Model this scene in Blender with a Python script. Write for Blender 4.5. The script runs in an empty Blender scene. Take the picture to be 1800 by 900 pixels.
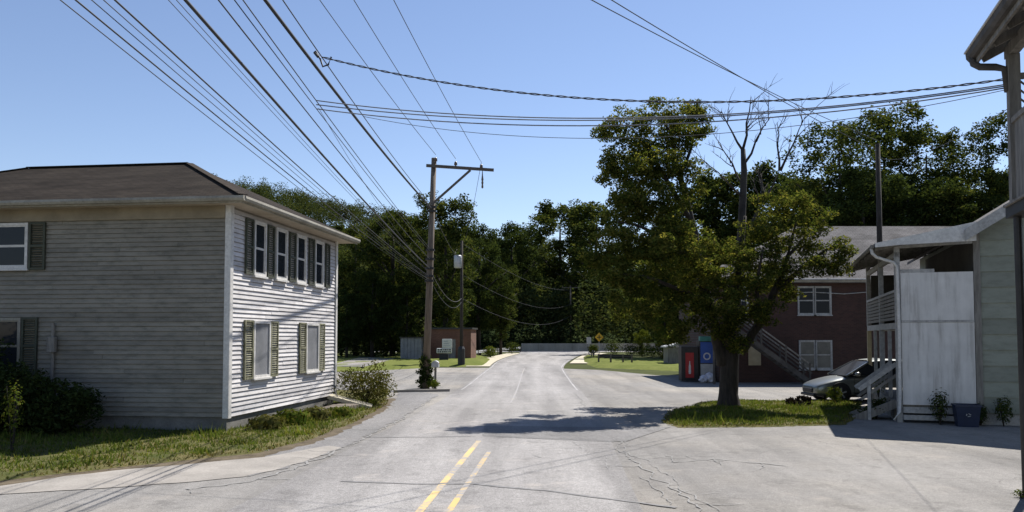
import bpy, bmesh, math, random
import numpy as np
from mathutils import Vector, Matrix

# ------------------------------------------------------------------ camera, sky, sun, exposure
S = bpy.context.scene
COL = S.collection
F, EYE, PITCH, HOR = 1400.0, 2.4, math.radians(2.5), 592.0
CY = HOR - F * math.tan(PITCH)
cam_d = bpy.data.cameras.new('camera'); cam = bpy.data.objects.new('camera', cam_d); COL.objects.link(cam)
cam.location = (0, 0, EYE); cam.rotation_euler = (math.radians(90) + PITCH, 0, 0)
cam_d.sensor_width = 36; cam_d.lens = F / 1800 * 36; cam_d.shift_y = (CY - 450) / 1800
cam_d.clip_start = 0.1; cam_d.clip_end = 6000
S.camera = cam

SUN_AZ = Vector((0.60, 0.80)); SUN_EL = math.radians(52)
W = bpy.data.worlds.new('World'); S.world = W; W.use_nodes = True
nt = W.node_tree; nt.nodes.clear()
sky = nt.nodes.new('ShaderNodeTexSky'); sky.sky_type = 'NISHITA'; sky.sun_disc = False
sky.sun_elevation = SUN_EL; sky.sun_rotation = math.atan2(SUN_AZ.x, SUN_AZ.y)
sky.altitude = 300; sky.air_density = 1.0; sky.dust_density = 0.1; sky.ozone_density = 1.6
bg = nt.nodes.new('ShaderNodeBackground'); bg.inputs[1].default_value = 0.080
wo = nt.nodes.new('ShaderNodeOutputWorld')
wb = nt.nodes.new('ShaderNodeMix'); wb.data_type = 'RGBA'; wb.blend_type = 'MULTIPLY'; wb.inputs[0].default_value = 1.0; wb.inputs[7].default_value = (1.0, 0.945, 0.985, 1)
nt.links.new(sky.outputs[0], wb.inputs[6]); nt.links.new(wb.outputs[2], bg.inputs[0]); nt.links.new(bg.outputs[0], wo.inputs[0])
sl = bpy.data.lights.new('sun', 'SUN'); sl.energy = 4.6; sl.angle = math.radians(0.5); sl.color = (1.0, 0.955, 0.89)
so = bpy.data.objects.new('sun', sl); COL.objects.link(so)
sdir = Vector((SUN_AZ.x * math.cos(SUN_EL), SUN_AZ.y * math.cos(SUN_EL), math.sin(SUN_EL)))
so.rotation_euler = (-sdir).to_track_quat('-Z', 'Y').to_euler(); so.location = (30, 40, 60)
S.view_settings.view_transform = 'Standard'; S.view_settings.look = 'None'
S.view_settings.gamma = 1; S.view_settings.use_curve_mapping = False
S.view_settings.exposure = 0.85
S.cycles.max_bounces = 6; S.cycles.transparent_max_bounces = 8

rnd = random.Random(7); rng = np.random.default_rng(7)
PI = math.pi

def at(px, py, d):
    """a measured picture point at depth d (metres along +Y) as a world point"""
    cx, cy = (px - 900) / F, (CY - py) / F
    c, s = math.cos(PITCH), math.sin(PITCH)
    t = d / (c - s * cy)
    return Vector((cx * t, d, EYE + (s + c * cy) * t))
def gnd(px, py, z=0.0):
    cx, cy = (px - 900) / F, (CY - py) / F
    c, s = math.cos(PITCH), math.sin(PITCH)
    t = (z - EYE) / (s + c * cy)
    return Vector((cx * t, (c - s * cy) * t, z))

# ------------------------------------------------------------------ materials
def newmat(name):
    m = bpy.data.materials.new(name); m.use_nodes = True
    n = m.node_tree.nodes; n.clear()
    out = n.new('ShaderNodeOutputMaterial'); b = n.new('ShaderNodeBsdfPrincipled')
    m.node_tree.links.new(b.outputs[0], out.inputs[0])
    return m, m.node_tree, b, out
def nd(t, typ, **kw):
    n = t.nodes.new(typ)
    for k, v in kw.items(): setattr(n, k, v)
    return n
def lk(t, a, b): t.links.new(a, b)
def noise(t, co, scale, detail=5, rough=0.6, stretch=None):
    if stretch:
        mp = nd(t, 'ShaderNodeMapping'); mp.inputs['Scale'].default_value = stretch
        lk(t, co, mp.inputs[0]); co = mp.outputs[0]
    n = nd(t, 'ShaderNodeTexNoise'); n.inputs['Scale'].default_value = scale
    n.inputs['Detail'].default_value = detail; n.inputs['Roughness'].default_value = rough
    lk(t, co, n.inputs['Vector']); return n.outputs['Fac']
def ramp(t, fac, stops):
    r = nd(t, 'ShaderNodeValToRGB'); e = r.color_ramp.elements
    while len(e) < len(stops): e.new(0.5)
    for i, (p, c) in enumerate(stops):
        e[i].position = p; e[i].color = (*c, 1) if len(c) == 3 else c
    lk(t, fac, r.inputs[0]); return r.outputs[0]
def mixc(t, fac, a, b, mode='MIX'):
    m = nd(t, 'ShaderNodeMix', data_type='RGBA', blend_type=mode)
    if isinstance(fac, (int, float)): m.inputs[0].default_value = fac
    else: lk(t, fac, m.inputs[0])
    for i, v in ((6, a), (7, b)):
        if isinstance(v, tuple): m.inputs[i].default_value = (*v, 1)
        else: lk(t, v, m.inputs[i])
    return m.outputs[2]
def bump(t, b, h, strength=0.3, dist=0.02):
    n = nd(t, 'ShaderNodeBump'); n.inputs['Strength'].default_value = strength; n.inputs['Distance'].default_value = dist
    lk(t, h, n.inputs['Height']); lk(t, n.outputs[0], b.inputs['Normal'])
def coords(t): return nd(t, 'ShaderNodeTexCoord').outputs['Object']
def g3(v): return (v, v, v)

MATS = {}
def M(name, c1, c2=None, scale=3.0, rough=0.8, bmp=0.2, metal=0.0, stretch=None, lo=0.35, hi=0.65, fine=None, spec=None):
    if name in MATS: return MATS[name]
    m, t, b, o = newmat(name); co = coords(t)
    f = noise(t, co, scale, 6, 0.65, stretch)
    col = ramp(t, f, [(lo, c1), (hi, c2 or c1)])
    if fine:
        f2 = noise(t, co, fine, 3, 0.7); col = mixc(t, 1.0, col, ramp(t, f2, [(0.3, g3(0.72)), (0.7, g3(1.0))]), 'MULTIPLY')
        h = f2
    else: h = f
    lk(t, col, b.inputs['Base Color']); b.inputs['Roughness'].default_value = rough; b.inputs['Metallic'].default_value = metal
    if spec is not None: b.inputs['Specular IOR Level'].default_value = spec
    if bmp: bump(t, b, h, bmp, 0.02)
    MATS[name] = m; return m

def leafmat(name, cols, trans=0.35, rough=0.55):
    m, t, b, o = newmat(name)
    g = nd(t, 'ShaderNodeNewGeometry')
    n = len(cols)
    col = ramp(t, g.outputs['Random Per Island'], [(i / max(1, n - 1), c) for i, c in enumerate(cols)])
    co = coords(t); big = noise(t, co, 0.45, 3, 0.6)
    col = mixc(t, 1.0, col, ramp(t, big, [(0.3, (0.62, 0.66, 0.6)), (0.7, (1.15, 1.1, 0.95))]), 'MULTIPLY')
    lk(t, col, b.inputs['Base Color']); b.inputs['Roughness'].default_value = rough
    b.inputs['Specular IOR Level'].default_value = 0.0
    tr = nd(t, 'ShaderNodeBsdfTranslucent')
    tc = mixc(t, 1.0, col, (1.22, 1.16, 0.6), 'MULTIPLY'); lk(t, tc, tr.inputs[0])
    mx = nd(t, 'ShaderNodeMixShader'); mx.inputs[0].default_value = trans
    lk(t, b.outputs[0], mx.inputs[1]); lk(t, tr.outputs[0], mx.inputs[2]); lk(t, mx.outputs[0], o.inputs[0])
    return m

def asphalt(name, ca, cb, crack=0.5, tint=None, tracks=False):
    m, t, b, o = newmat(name); co = coords(t)
    big = noise(t, co, 0.22, 5, 0.6); streak = noise(t, co, 0.5, 5, 0.6, (1.6, 0.12, 1)); fine = noise(t, co, 55, 2, 0.8); med = noise(t, co, 5, 6, 0.75)
    col = ramp(t, big, [(0.32, ca), (0.68, cb)])
    if tint: col = mixc(t, ramp(t, noise(t, co, 0.12, 3), [(0.45, g3(0)), (0.62, g3(1))]), col, tint)
    col = mixc(t, 1.0, col, ramp(t, streak, [(0.36, g3(0.74)), (0.60, g3(1.05))]), 'MULTIPLY')
    col = mixc(t, 1.0, col, ramp(t, med, [(0.3, g3(0.80)), (0.62, g3(1.03))]), 'MULTIPLY')
    col = mixc(t, 1.0, col, ramp(t, fine, [(0.28, g3(0.45)), (0.6, g3(1.10))]), 'MULTIPLY')
    col = mixc(t, 1.0, col, ramp(t, noise(t, co, 17, 4, 0.8), [(0.34, g3(0.80)), (0.62, g3(1.07))]), 'MULTIPLY')
    st = ramp(t, noise(t, co, 1.1, 7, 0.7), [(0.56, g3(1.0)), (0.63, g3(0.80)), (0.72, g3(0.88))])
    col = mixc(t, 1.0, col, st, 'MULTIPLY')
    sand = ramp(t, noise(t, co, 0.6, 6, 0.7), [(0.58, g3(0)), (0.72, g3(0.6))])
    col = mixc(t, sand, col, tuple(min(1, c * 1.02) for c in (cb[0] * 1.06, cb[1], cb[2] * .93)))
    if tracks:
        sx = nd(t, 'ShaderNodeSeparateXYZ'); lk(t, nd(t, 'ShaderNodeUVMap').outputs[0], sx.inputs[0])
        tk = ramp(t, sx.outputs[0], [(0.0, g3(0.80)), (0.12, g3(0.97)), (0.20, g3(1.10)), (0.27, g3(0.93)), (0.36, g3(1.10)), (0.5, g3(0.90)), (0.64, g3(1.10)), (0.73, g3(0.93)), (0.80, g3(1.10)), (0.88, g3(0.97)), (1.0, g3(0.80))])
        col = mixc(t, 0.75, col, tk, 'MULTIPLY')
    # cracks: warped cell edges, only in patches
    wn = nd(t, 'ShaderNodeTexNoise'); wn.inputs['Scale'].default_value = 1.3; wn.inputs['Detail'].default_value = 5; lk(t, co, wn.inputs['Vector'])
    vm = nd(t, 'ShaderNodeMix', data_type='VECTOR'); vm.inputs[0].default_value = 0.35
    lk(t, co, vm.inputs[4]); lk(t, wn.outputs['Color'], vm.inputs[5])
    vo = nd(t, 'ShaderNodeTexVoronoi', feature='DISTANCE_TO_EDGE'); vo.inputs['Scale'].default_value = 1.0; lk(t, vm.outputs[1], vo.inputs['Vector'])
    cr = ramp(t, vo.outputs['Distance'], [(0.0, g3(1)), (0.016, g3(0))])
    msk = ramp(t, noise(t, co, 0.35, 4), [(0.54, g3(0)), (0.64, g3(1))])
    cm = nd(t, 'ShaderNodeMath', operation='MULTIPLY'); lk(t, cr, cm.inputs[0]); lk(t, msk, cm.inputs[1])
    cm2 = nd(t, 'ShaderNodeMath', operation='MULTIPLY'); lk(t, cm.outputs[0], cm2.inputs[0]); cm2.inputs[1].default_value = crack
    col = mixc(t, cm2.outputs[0], col, (0.05, 0.048, 0.045))
    lk(t, col, b.inputs['Base Color']); b.inputs['Roughness'].default_value = 0.9; b.inputs['Specular IOR Level'].default_value = 0.25
    bump(t, b, fine, 0.35, 0.01)
    return m

def paint(name, c, worn, under=(0.26, 0.25, 0.245)):
    m, t, b, o = newmat(name); co = coords(t)
    f = noise(t, co, 9, 6, 0.75); f2 = noise(t, co, 0.8, 4)
    ad = nd(t, 'ShaderNodeMath', operation='ADD'); lk(t, f, ad.inputs[0]); lk(t, f2, ad.inputs[1])
    hf = nd(t, 'ShaderNodeMath', operation='MULTIPLY'); lk(t, ad.outputs[0], hf.inputs[0]); hf.inputs[1].default_value = 0.5
    k = ramp(t, hf.outputs[0], [(worn / 2, g3(0)), (worn / 2 + 0.09, g3(1))])
    lk(t, mixc(t, k, under, c), b.inputs['Base Color']); b.inputs['Roughness'].default_value = 0.8
    return m

def brickmat(name, c1, c2, mortar):
    m, t, b, o = newmat(name); co = coords(t)
    mp = nd(t, 'ShaderNodeMapping'); mp.inputs['Rotation'].default_value = (math.radians(90), 0, 0); lk(t, co, mp.inputs[0])
    br = nd(t, 'ShaderNodeTexBrick'); br.inputs['Scale'].default_value = 1; br.inputs['Brick Width'].default_value = 0.215
    br.inputs['Row Height'].default_value = 0.075; br.inputs['Mortar Size'].default_value = 0.006
    br.inputs[1].default_value = (*c1, 1); br.inputs[2].default_value = (*c2, 1); br.inputs[3].default_value = (*mortar, 1)
    lk(t, mp.outputs[0], br.inputs['Vector'])
    f = noise(t, co, 0.7, 5); col = mixc(t, 1.0, br.outputs[0], ramp(t, f, [(0.3, g3(0.7)), (0.7, g3(1.1))]), 'MULTIPLY')
    lk(t, col, b.inputs['Base Color']); b.inputs['Roughness'].default_value = 0.9
    bump(t, b, br.outputs[1], -0.3, 0.01); return m

def shingle(name, c1, c2):
    m, t, b, o = newmat(name); co = coords(t)
    mp = nd(t, 'ShaderNodeMapping'); mp.inputs['Scale'].default_value = (1, 1, 1); lk(t, co, mp.inputs[0])
    br = nd(t, 'ShaderNodeTexBrick'); br.inputs['Brick Width'].default_value = 0.3; br.inputs['Row Height'].default_value = 0.13
    br.inputs['Mortar Size'].default_value = 0.008; br.inputs['Scale'].default_value = 1
    br.inputs[1].default_value = (*c1, 1); br.inputs[2].default_value = (*c2, 1); br.inputs[3].default_value = (*[x * .45 for x in c1], 1)
    lk(t, mp.outputs[0], br.inputs['Vector'])
    f = noise(t, co, 0.6, 5, 0.6, (1, 2.5, 1)); fine = noise(t, co, 40, 2, 0.8)
    col = mixc(t, 1.0, br.outputs[0], ramp(t, f, [(0.3, g3(0.6)), (0.7, g3(1.15))]), 'MULTIPLY')
    col = mixc(t, 1.0, col, ramp(t, fine, [(0.3, g3(0.7)), (0.7, g3(1.1))]), 'MULTIPLY')
    lk(t, col, b.inputs['Base Color']); b.inputs['Roughness'].default_value = 0.95; b.inputs['Specular IOR Level'].default_value = 0.05; bump(t, b, fine, 0.3, 0.01)
    return m

def siding(name, c1, c2, dirt):
    m, t, b, o = newmat(name); co = nd(t, 'ShaderNodeNewGeometry').outputs['Position']
    oi = nd(t, 'ShaderNodeObjectInfo')
    f = noise(t, co, 0.7, 6, 0.65, (0.6, 0.6, 1.2)); f2 = noise(t, co, 5, 6, 0.75, (0.5, 0.5, 1.6))
    col = ramp(t, f, [(0.3, c1), (0.7, c2)])
    col = mixc(t, ramp(t, f2, [(0.46, g3(0)), (0.68, g3(0.7))]), col, dirt)
    col = mixc(t, 1.0, col, ramp(t, oi.outputs['Random'], [(0, g3(0.78)), (1, g3(1.06))]), 'MULTIPLY')
    lk(t, col, b.inputs['Base Color']); b.inputs['Roughness'].default_value = 0.7; bump(t, b, f2, 0.15, 0.01)
    return m

def glass(name, tint=(0.02, 0.024, 0.03)):
    m, t, b, o = newmat(name)
    b.inputs['Base Color'].default_value = (*tint, 1); b.inputs['Roughness'].default_value = 0.08
    b.inputs['Specular IOR Level'].default_value = 0.16
    f = noise(t, coords(t), 1.2, 2); bump(t, b, f, 0.04, 0.05); return m

m_ground = M('ground_soil', (0.05, 0.06, 0.025), (0.09, 0.10, 0.04), 0.4, 0.95, 0.3, fine=9, spec=0.03)
m_pave = asphalt('parking_asphalt', (0.21, 0.20, 0.189), (0.29, 0.277, 0.26), 0.55, (0.325, 0.30, 0.265))
m_road = asphalt('road_asphalt', (0.295, 0.282, 0.272), (0.365, 0.350, 0.338), 0.5, None, True)
m_cross = asphalt('cross_asphalt', (0.265, 0.256, 0.252), (0.335, 0.324, 0.317), 0.5)
m_patch = asphalt('patch_asphalt', (0.20, 0.195, 0.19), (0.25, 0.24, 0.235), 0.3)
m_band = M('dark_band', (0.13, 0.127, 0.125), (0.22, 0.213, 0.21), 5, 0.85, 0.2)
m_crack = M('road_crack', (0.185, 0.18, 0.172), (0.25, 0.243, 0.235), 5, 0.9, 0)
m_conc = M('pale_concrete', (0.25, 0.23, 0.205), (0.35, 0.322, 0.288), 1.2, 0.9, 0.2, fine=30)
m_cream = M('cream_concrete', (0.46, 0.41, 0.30), (0.55, 0.50, 0.38), 1.2, 0.9, 0.2, fine=30)
m_wallconc = M('barrier_concrete', (0.34, 0.30, 0.23), (0.52, 0.46, 0.36), 0.5, 0.9, 0.3, stretch=(1, 1, 0.3), fine=12)
m_yellow = paint('yellow_paint', (0.56, 0.40, 0.16), 0.88)
m_yellow2 = paint('worn_yellow_paint', (0.54, 0.37, 0.13), 0.95)
m_white = paint('white_paint', (0.46, 0.45, 0.435), 1.02)
m_lawn = M('lawn_soil', (0.075, 0.085, 0.03), (0.15, 0.13, 0.06), 1.1, 0.95, 0.4, fine=25, spec=0.03)
m_dirt = M('edge_dirt', (0.09, 0.075, 0.055), (0.17, 0.14, 0.10), 3, 0.95, 0.5, fine=30, spec=0.03)
m_lawnfar = M('far_lawn', (0.11, 0.135, 0.032), (0.17, 0.185, 0.055), 0.5, 0.95, 0.4, fine=6, spec=0.03)
m_hill = M('hill_soil', (0.02, 0.03, 0.012), (0.035, 0.045, 0.018), 0.05, 0.95, 0, spec=0.0)
m_sid = siding('shaded_clapboard', (0.195, 0.176, 0.14), (0.285, 0.26, 0.21), (0.11, 0.105, 0.08))  # darker copy of the white clapboard, with the front wall's shade in it
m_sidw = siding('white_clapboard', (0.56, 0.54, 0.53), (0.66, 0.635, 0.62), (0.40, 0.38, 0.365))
m_trim = M('white_trim', (0.60, 0.585, 0.55), (0.72, 0.70, 0.66), 2, 0.6, 0.1, fine=14)
m_fascia = M('fascia_paint', (0.24, 0.22, 0.175), (0.36, 0.335, 0.27), 2, 0.6, 0.1, fine=14)
m_frieze = M('tan_frieze', (0.20, 0.165, 0.11), (0.28, 0.235, 0.16), 1.5, 0.8, 0.1)
m_soffit = M('soffit', (0.36, 0.30, 0.23), (0.48, 0.41, 0.33), 2, 0.8, 0.1)
m_roof = shingle('brown_shingle', (0.034, 0.028, 0.023), (0.050, 0.041, 0.033))
m_roofg = shingle('grey_shingle', (0.17, 0.16, 0.155), (0.21, 0.20, 0.195))
m_shut = M('green_shutter', (0.040, 0.047, 0.030), (0.068, 0.075, 0.048), 3, 0.7, 0.1, fine=20)
m_shutw = M('worn_shutter', (0.11, 0.11, 0.06), (0.24, 0.23, 0.15), 8, 0.8, 0.2, stretch=(1, 1, 0.3), lo=0.45, hi=0.6)
m_glass = glass('dark_glass'); m_blind = M('grey_blind', (0.16, 0.165, 0.175), (0.24, 0.245, 0.26), 1.5, 0.35, 0.05)
m_found = M('foundation_block', (0.14, 0.135, 0.12), (0.22, 0.21, 0.19), 2, 0.9, 0.3, fine=20)
m_wood = M('pole_wood', (0.10, 0.078, 0.058), (0.20, 0.155, 0.115), 3, 0.9, 0.5, stretch=(6, 6, 0.5))
m_arm = M('arm_wood', (0.075, 0.065, 0.055), (0.14, 0.12, 0.10), 3, 0.9, 0.4, stretch=(0.6, 6, 6))
m_black = M('black_rubber', (0.012, 0.012, 0.013), (0.02, 0.02, 0.021), 6, 0.6, 0.1)
m_wire = M('weathered_wire', (0.055, 0.057, 0.062), (0.085, 0.087, 0.092), 4, 0.9, 0, spec=0.1)
m_wire2 = M('grey_cable', (0.15, 0.155, 0.17), (0.21, 0.215, 0.23), 4, 0.9, 0, spec=0.1)
m_galv = M('galvanised', (0.32, 0.33, 0.345), (0.46, 0.47, 0.48), 4, 0.5, 0.1, metal=0.3)
m_porc = M('porcelain', (0.09, 0.06, 0.05), (0.14, 0.10, 0.08), 4, 0.3, 0)
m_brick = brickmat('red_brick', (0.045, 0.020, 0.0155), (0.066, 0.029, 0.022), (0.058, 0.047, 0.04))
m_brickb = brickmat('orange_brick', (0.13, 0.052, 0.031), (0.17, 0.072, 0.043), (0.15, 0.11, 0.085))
m_green = siding('green_grey_siding', (0.215, 0.235, 0.19), (0.285, 0.30, 0.25), (0.17, 0.175, 0.14))
m_panel = None
m_porch = M('porch_paint', (0.33, 0.325, 0.31), (0.47, 0.46, 0.44), 3, 0.75, 0.2, fine=12)
m_porchd = M('weathered_board', (0.13, 0.12, 0.105), (0.25, 0.235, 0.21), 2.5, 0.85, 0.3, stretch=(4, 4, 0.6))
m_stair = M('stair_wood', (0.045, 0.04, 0.036), (0.10, 0.09, 0.08), 2.5, 0.85, 0.3)
m_inshade = M('porch_inside_shade', (0.05, 0.046, 0.038), (0.085, 0.078, 0.065), 1.2, 0.9, 0.1)  # shade inside the porch opening, painted as a dark brown
m_tan = M('tan_post', (0.36, 0.30, 0.19), (0.45, 0.38, 0.25), 3, 0.8, 0.1)
m_bark = M('bark', (0.016, 0.013, 0.010), (0.045, 0.036, 0.029), 4, 0.95, 0.8, stretch=(3, 3, 0.5))
m_barkp = M('dead_bark', (0.022, 0.019, 0.017), (0.05, 0.043, 0.038), 4, 0.95, 0.5)
m_rust = M('black_steel', (0.014, 0.013, 0.012), (0.03, 0.026, 0.022), 5, 0.55, 0.2)

def panelmat():
    m, t, b, o = newmat('whitewashed_panel'); co = coords(t)
    s = noise(t, co, 1.6, 6, 0.7, (3.2, 3.2, 0.28)); f = noise(t, co, 2.2, 5)
    col = ramp(t, s, [(0.34, (0.44, 0.42, 0.395)), (0.47, (0.62, 0.605, 0.58)), (0.7, (0.70, 0.685, 0.66))])
    col = mixc(t, 1.0, col, ramp(t, f, [(0.3, g3(0.86)), (0.7, g3(1.03))]), 'MULTIPLY')
    lk(t, col, b.inputs['Base Color']); b.inputs['Roughness'].default_value = 0.75; bump(t, b, s, 0.1, 0.01); return m
m_panel = panelmat()

l_near = leafmat('leaf_walnut', [(0.040, 0.060, 0.016), (0.062, 0.088, 0.024), (0.095, 0.118, 0.032), (0.14, 0.148, 0.044), (0.18, 0.165, 0.055)], 0.46)
l_mid = leafmat('leaf_broad', [(0.030, 0.045, 0.018), (0.045, 0.067, 0.023), (0.067, 0.088, 0.029), (0.11, 0.115, 0.04)], 0.36)
l_dark = leafmat('leaf_dark', [(0.028, 0.043, 0.018), (0.042, 0.063, 0.024), (0.062, 0.082, 0.030)], 0.32)
l_far = leafmat('leaf_wood', [(0.030, 0.044, 0.022), (0.044, 0.062, 0.029), (0.062, 0.080, 0.036), (0.09, 0.098, 0.042)], 0.34)
l_lit = leafmat('leaf_bright', [(0.05, 0.08, 0.015), (0.085, 0.125, 0.022), (0.13, 0.15, 0.03), (0.15, 0.14, 0.04)], 0.35)
l_bush = leafmat('leaf_bush', [(0.05, 0.055, 0.018), (0.085, 0.085, 0.03), (0.13, 0.12, 0.045), (0.10, 0.12, 0.03)], 0.3)
l_grass = leafmat('grass_blade', [(0.064, 0.098, 0.022), (0.098, 0.145, 0.032), (0.135, 0.175, 0.042), (0.165, 0.17, 0.06)], 0.4)
l_dry = leafmat('dry_blade', [(0.14, 0.12, 0.05), (0.20, 0.165, 0.075), (0.10, 0.11, 0.03)], 0.3)

# ------------------------------------------------------------------ mesh helpers
def link(o, parent=None):
    COL.objects.link(o)
    if parent: o.parent = parent
    return o
def mesh(name, v, f, mat, parent=None, smooth=False):
    me = bpy.data.meshes.new(name)
    me.from_pydata([tuple(p) for p in v], [], f); me.update()
    if mat: me.materials.append(mat)
    if smooth: me.polygons.foreach_set('use_smooth', [True] * len(me.polygons))
    return link(bpy.data.objects.new(name, me), parent)
def tag(o, label=None, cat=None, group=None, kind=None):
    if label: o['label'] = label
    if cat: o['category'] = cat
    if group: o['group'] = group
    if kind: o['kind'] = kind
    return o
def thing(name, label, cat, loc=(0, 0, 0), rz=0.0, group=None):
    e = bpy.data.objects.new(name, None); COL.objects.link(e); e.empty_display_size = 0.2
    e.location = loc; e.rotation_euler = (0, 0, rz)
    return tag(e, label, cat, group)
def struct(o): o['kind'] = 'structure'; return o

class MB:
    def __init__(s): s.v = []; s.f = []
    def add(s, v, f):
        n = len(s.v); s.v += [Vector(p) for p in v]; s.f += [tuple(i + n for i in q) for q in f]; return s
    def box(s, a, b):
        (x0, y0, z0), (x1, y1, z1) = a, b
        return s.add([(x0,y0,z0),(x1,y0,z0),(x1,y1,z0),(x0,y1,z0),(x0,y0,z1),(x1,y0,z1),(x1,y1,z1),(x0,y1,z1)],
                     [(0,3,2,1),(4,5,6,7),(0,1,5,4),(1,2,6,5),(2,3,7,6),(3,0,4,7)])
    def bar(s, p, q, w, h, up=(0, 0, 1)):
        p, q = Vector(p), Vector(q); d = (q - p).normalized(); up = Vector(up)
        if abs(d.dot(up)) > 0.98: up = Vector((0, 1, 0))
        a = d.cross(up).normalized() * (w / 2); b = a.cross(d).normalized() * (h / 2)
        v = [p-a-b, p+a-b, p+a+b, p-a+b, q-a-b, q+a-b, q+a+b, q-a+b]
        return s.add(v, [(0,3,2,1),(4,5,6,7),(0,1,5,4),(1,2,6,5),(2,3,7,6),(3,0,4,7)])
    def tube(s, pts, r, n=8, cap=True):
        pts = [Vector(p) for p in pts]; rs = r if isinstance(r, (list, tuple)) else [r] * len(pts)
        v = []; ref = Vector((0.13, 0.21, 1)).normalized()
        for i, p in enumerate(pts):
            d = (pts[min(i+1, len(pts)-1)] - pts[max(i-1, 0)]).normalized()
            rr = ref if abs(d.dot(ref)) < 0.95 else Vector((1, 0, 0))
            a = d.cross(rr).normalized(); b = d.cross(a)
            for k in range(n):
                t = 2 * PI * k / n; v.append(p + (a * math.cos(t) + b * math.sin(t)) * rs[i])
        f = [(i*n+k, i*n+(k+1) % n, (i+1)*n+(k+1) % n, (i+1)*n+k) for i in range(len(pts)-1) for k in range(n)]
        if cap: f += [tuple(range(n-1, -1, -1)), tuple((len(pts)-1)*n+k for k in range(n))]
        return s.add(v, f)
    def lathe(s, c, prof, n=16, axis='z'):
        v = []; c = Vector(c)
        for r, h in prof:
            for k in range(n):
                t = 2 * PI * k / n; x, y = r * math.cos(t), r * math.sin(t)
                v.append(c + (Vector((x, y, h)) if axis == 'z' else Vector((x, h, y)) if axis == 'y' else Vector((h, x, y))))
        f = [(i*n+k, i*n+(k+1) % n, (i+1)*n+(k+1) % n, (i+1)*n+k) for i in range(len(prof)-1) for k in range(n)]
        f += [tuple(range(n-1, -1, -1)), tuple((len(prof)-1)*n+k for k in range(n))]
        return s.add(v, f)
    def prism(s, poly, a, b, plane='xz'):
        """polygon extruded along the remaining axis from a to b"""
        n = len(poly)
        def P(p, t): return (p[0], t, p[1]) if plane == 'xz' else (t, p[0], p[1]) if plane == 'yz' else (p[0], p[1], t)
        v = [P(p, a) for p in poly] + [P(p, b) for p in poly]
        f = [tuple(range(n)), tuple(range(2*n-1, n-1, -1))] + [(k, (k+1) % n, n+(k+1) % n, n+k) for k in range(n)]
        return s.add(v, f)
    def build(s, name, mat, parent=None, smooth=False, bevel=0):
        o = mesh(name, s.v, s.f, mat, parent, smooth)
        bm = bmesh.new(); bm.from_mesh(o.data); bmesh.ops.recalc_face_normals(bm, faces=bm.faces)
        if bevel: bmesh.ops.bevel(bm, geom=bm.edges[:], offset=bevel, segments=1, affect='EDGES')
        bm.to_mesh(o.data); bm.free()
        return o
def B(a, b, name, mat, parent=None, bevel=0): return MB().box(a, b).build(name, mat, parent, bevel=bevel)

def sheet(name, pts, z, mat, parent=None):
    return mesh(name, [(p[0], p[1], z) for p in pts], [tuple(range(len(pts)))], mat, parent)

def leaves(name, pts, size, mat, parent=None, upbias=0.6, aspect=0.55, droop=0.0, seed=1):
    """one diamond leaf per point; pts Nx3"""
    r = np.random.default_rng(seed); n = len(pts)
    nrm = r.normal(size=(n, 3)); nrm[:, 2] = np.abs(nrm[:, 2]) + upbias; nrm /= np.linalg.norm(nrm, axis=1)[:, None]
    a = r.normal(size=(n, 3)); a[:, 2] -= droop; a -= nrm * np.sum(a * nrm, axis=1)[:, None]; a /= np.linalg.norm(a, axis=1)[:, None]
    b = np.cross(nrm, a); s = (size * r.uniform(0.6, 1.25, n))[:, None]
    v = np.empty((n, 4, 3)); v[:, 0] = pts - a * s * .5; v[:, 1] = pts + b * s * aspect * .5 + a * s * .05 - nrm * s * .06
    v[:, 2] = pts + a * s * .5; v[:, 3] = pts - b * s * aspect * .5 + a * s * .05 - nrm * s * .06
    return quads(name, v.reshape(-1, 3), mat, parent)
def quads(name, v, mat, parent=None, k=4):
    n = len(v) // k; me = bpy.data.meshes.new(name)
    me.vertices.add(len(v)); me.vertices.foreach_set('co', v.astype(np.float32).ravel())
    me.loops.add(len(v)); me.loops.foreach_set('vertex_index', np.arange(len(v), dtype=np.int32))
    me.polygons.add(n); me.polygons.foreach_set('loop_start', np.arange(0, len(v), k, dtype=np.int32))
    me.update(calc_edges=True); me.materials.append(mat)
    return link(bpy.data.objects.new(name, me), parent)
def blob(c, r, n, R, hollow=0.45):
    """n points in an ellipsoid, denser towards its skin"""
    d = R.normal(size=(n, 3)); d /= np.linalg.norm(d, axis=1)[:, None]
    rad = R.uniform(hollow ** 3, 1, n) ** (1 / 3.0)
    rad *= R.uniform(0.8, 1.12, n)
    return np.array(c)[None] + d * rad[:, None] * np.array(r)[None]
def clumps(c, r, m, n, cr, R, flat=0.6):
    """m small leaf clumps of n points, spread over an ellipsoid"""
    cs = blob(c, r, m, R, 0.35)
    return np.concatenate([blob(p, (cr * R.uniform(.7, 1.3), cr * R.uniform(.7, 1.3), cr * flat), n, R, 0.0) for p in cs])

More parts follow.
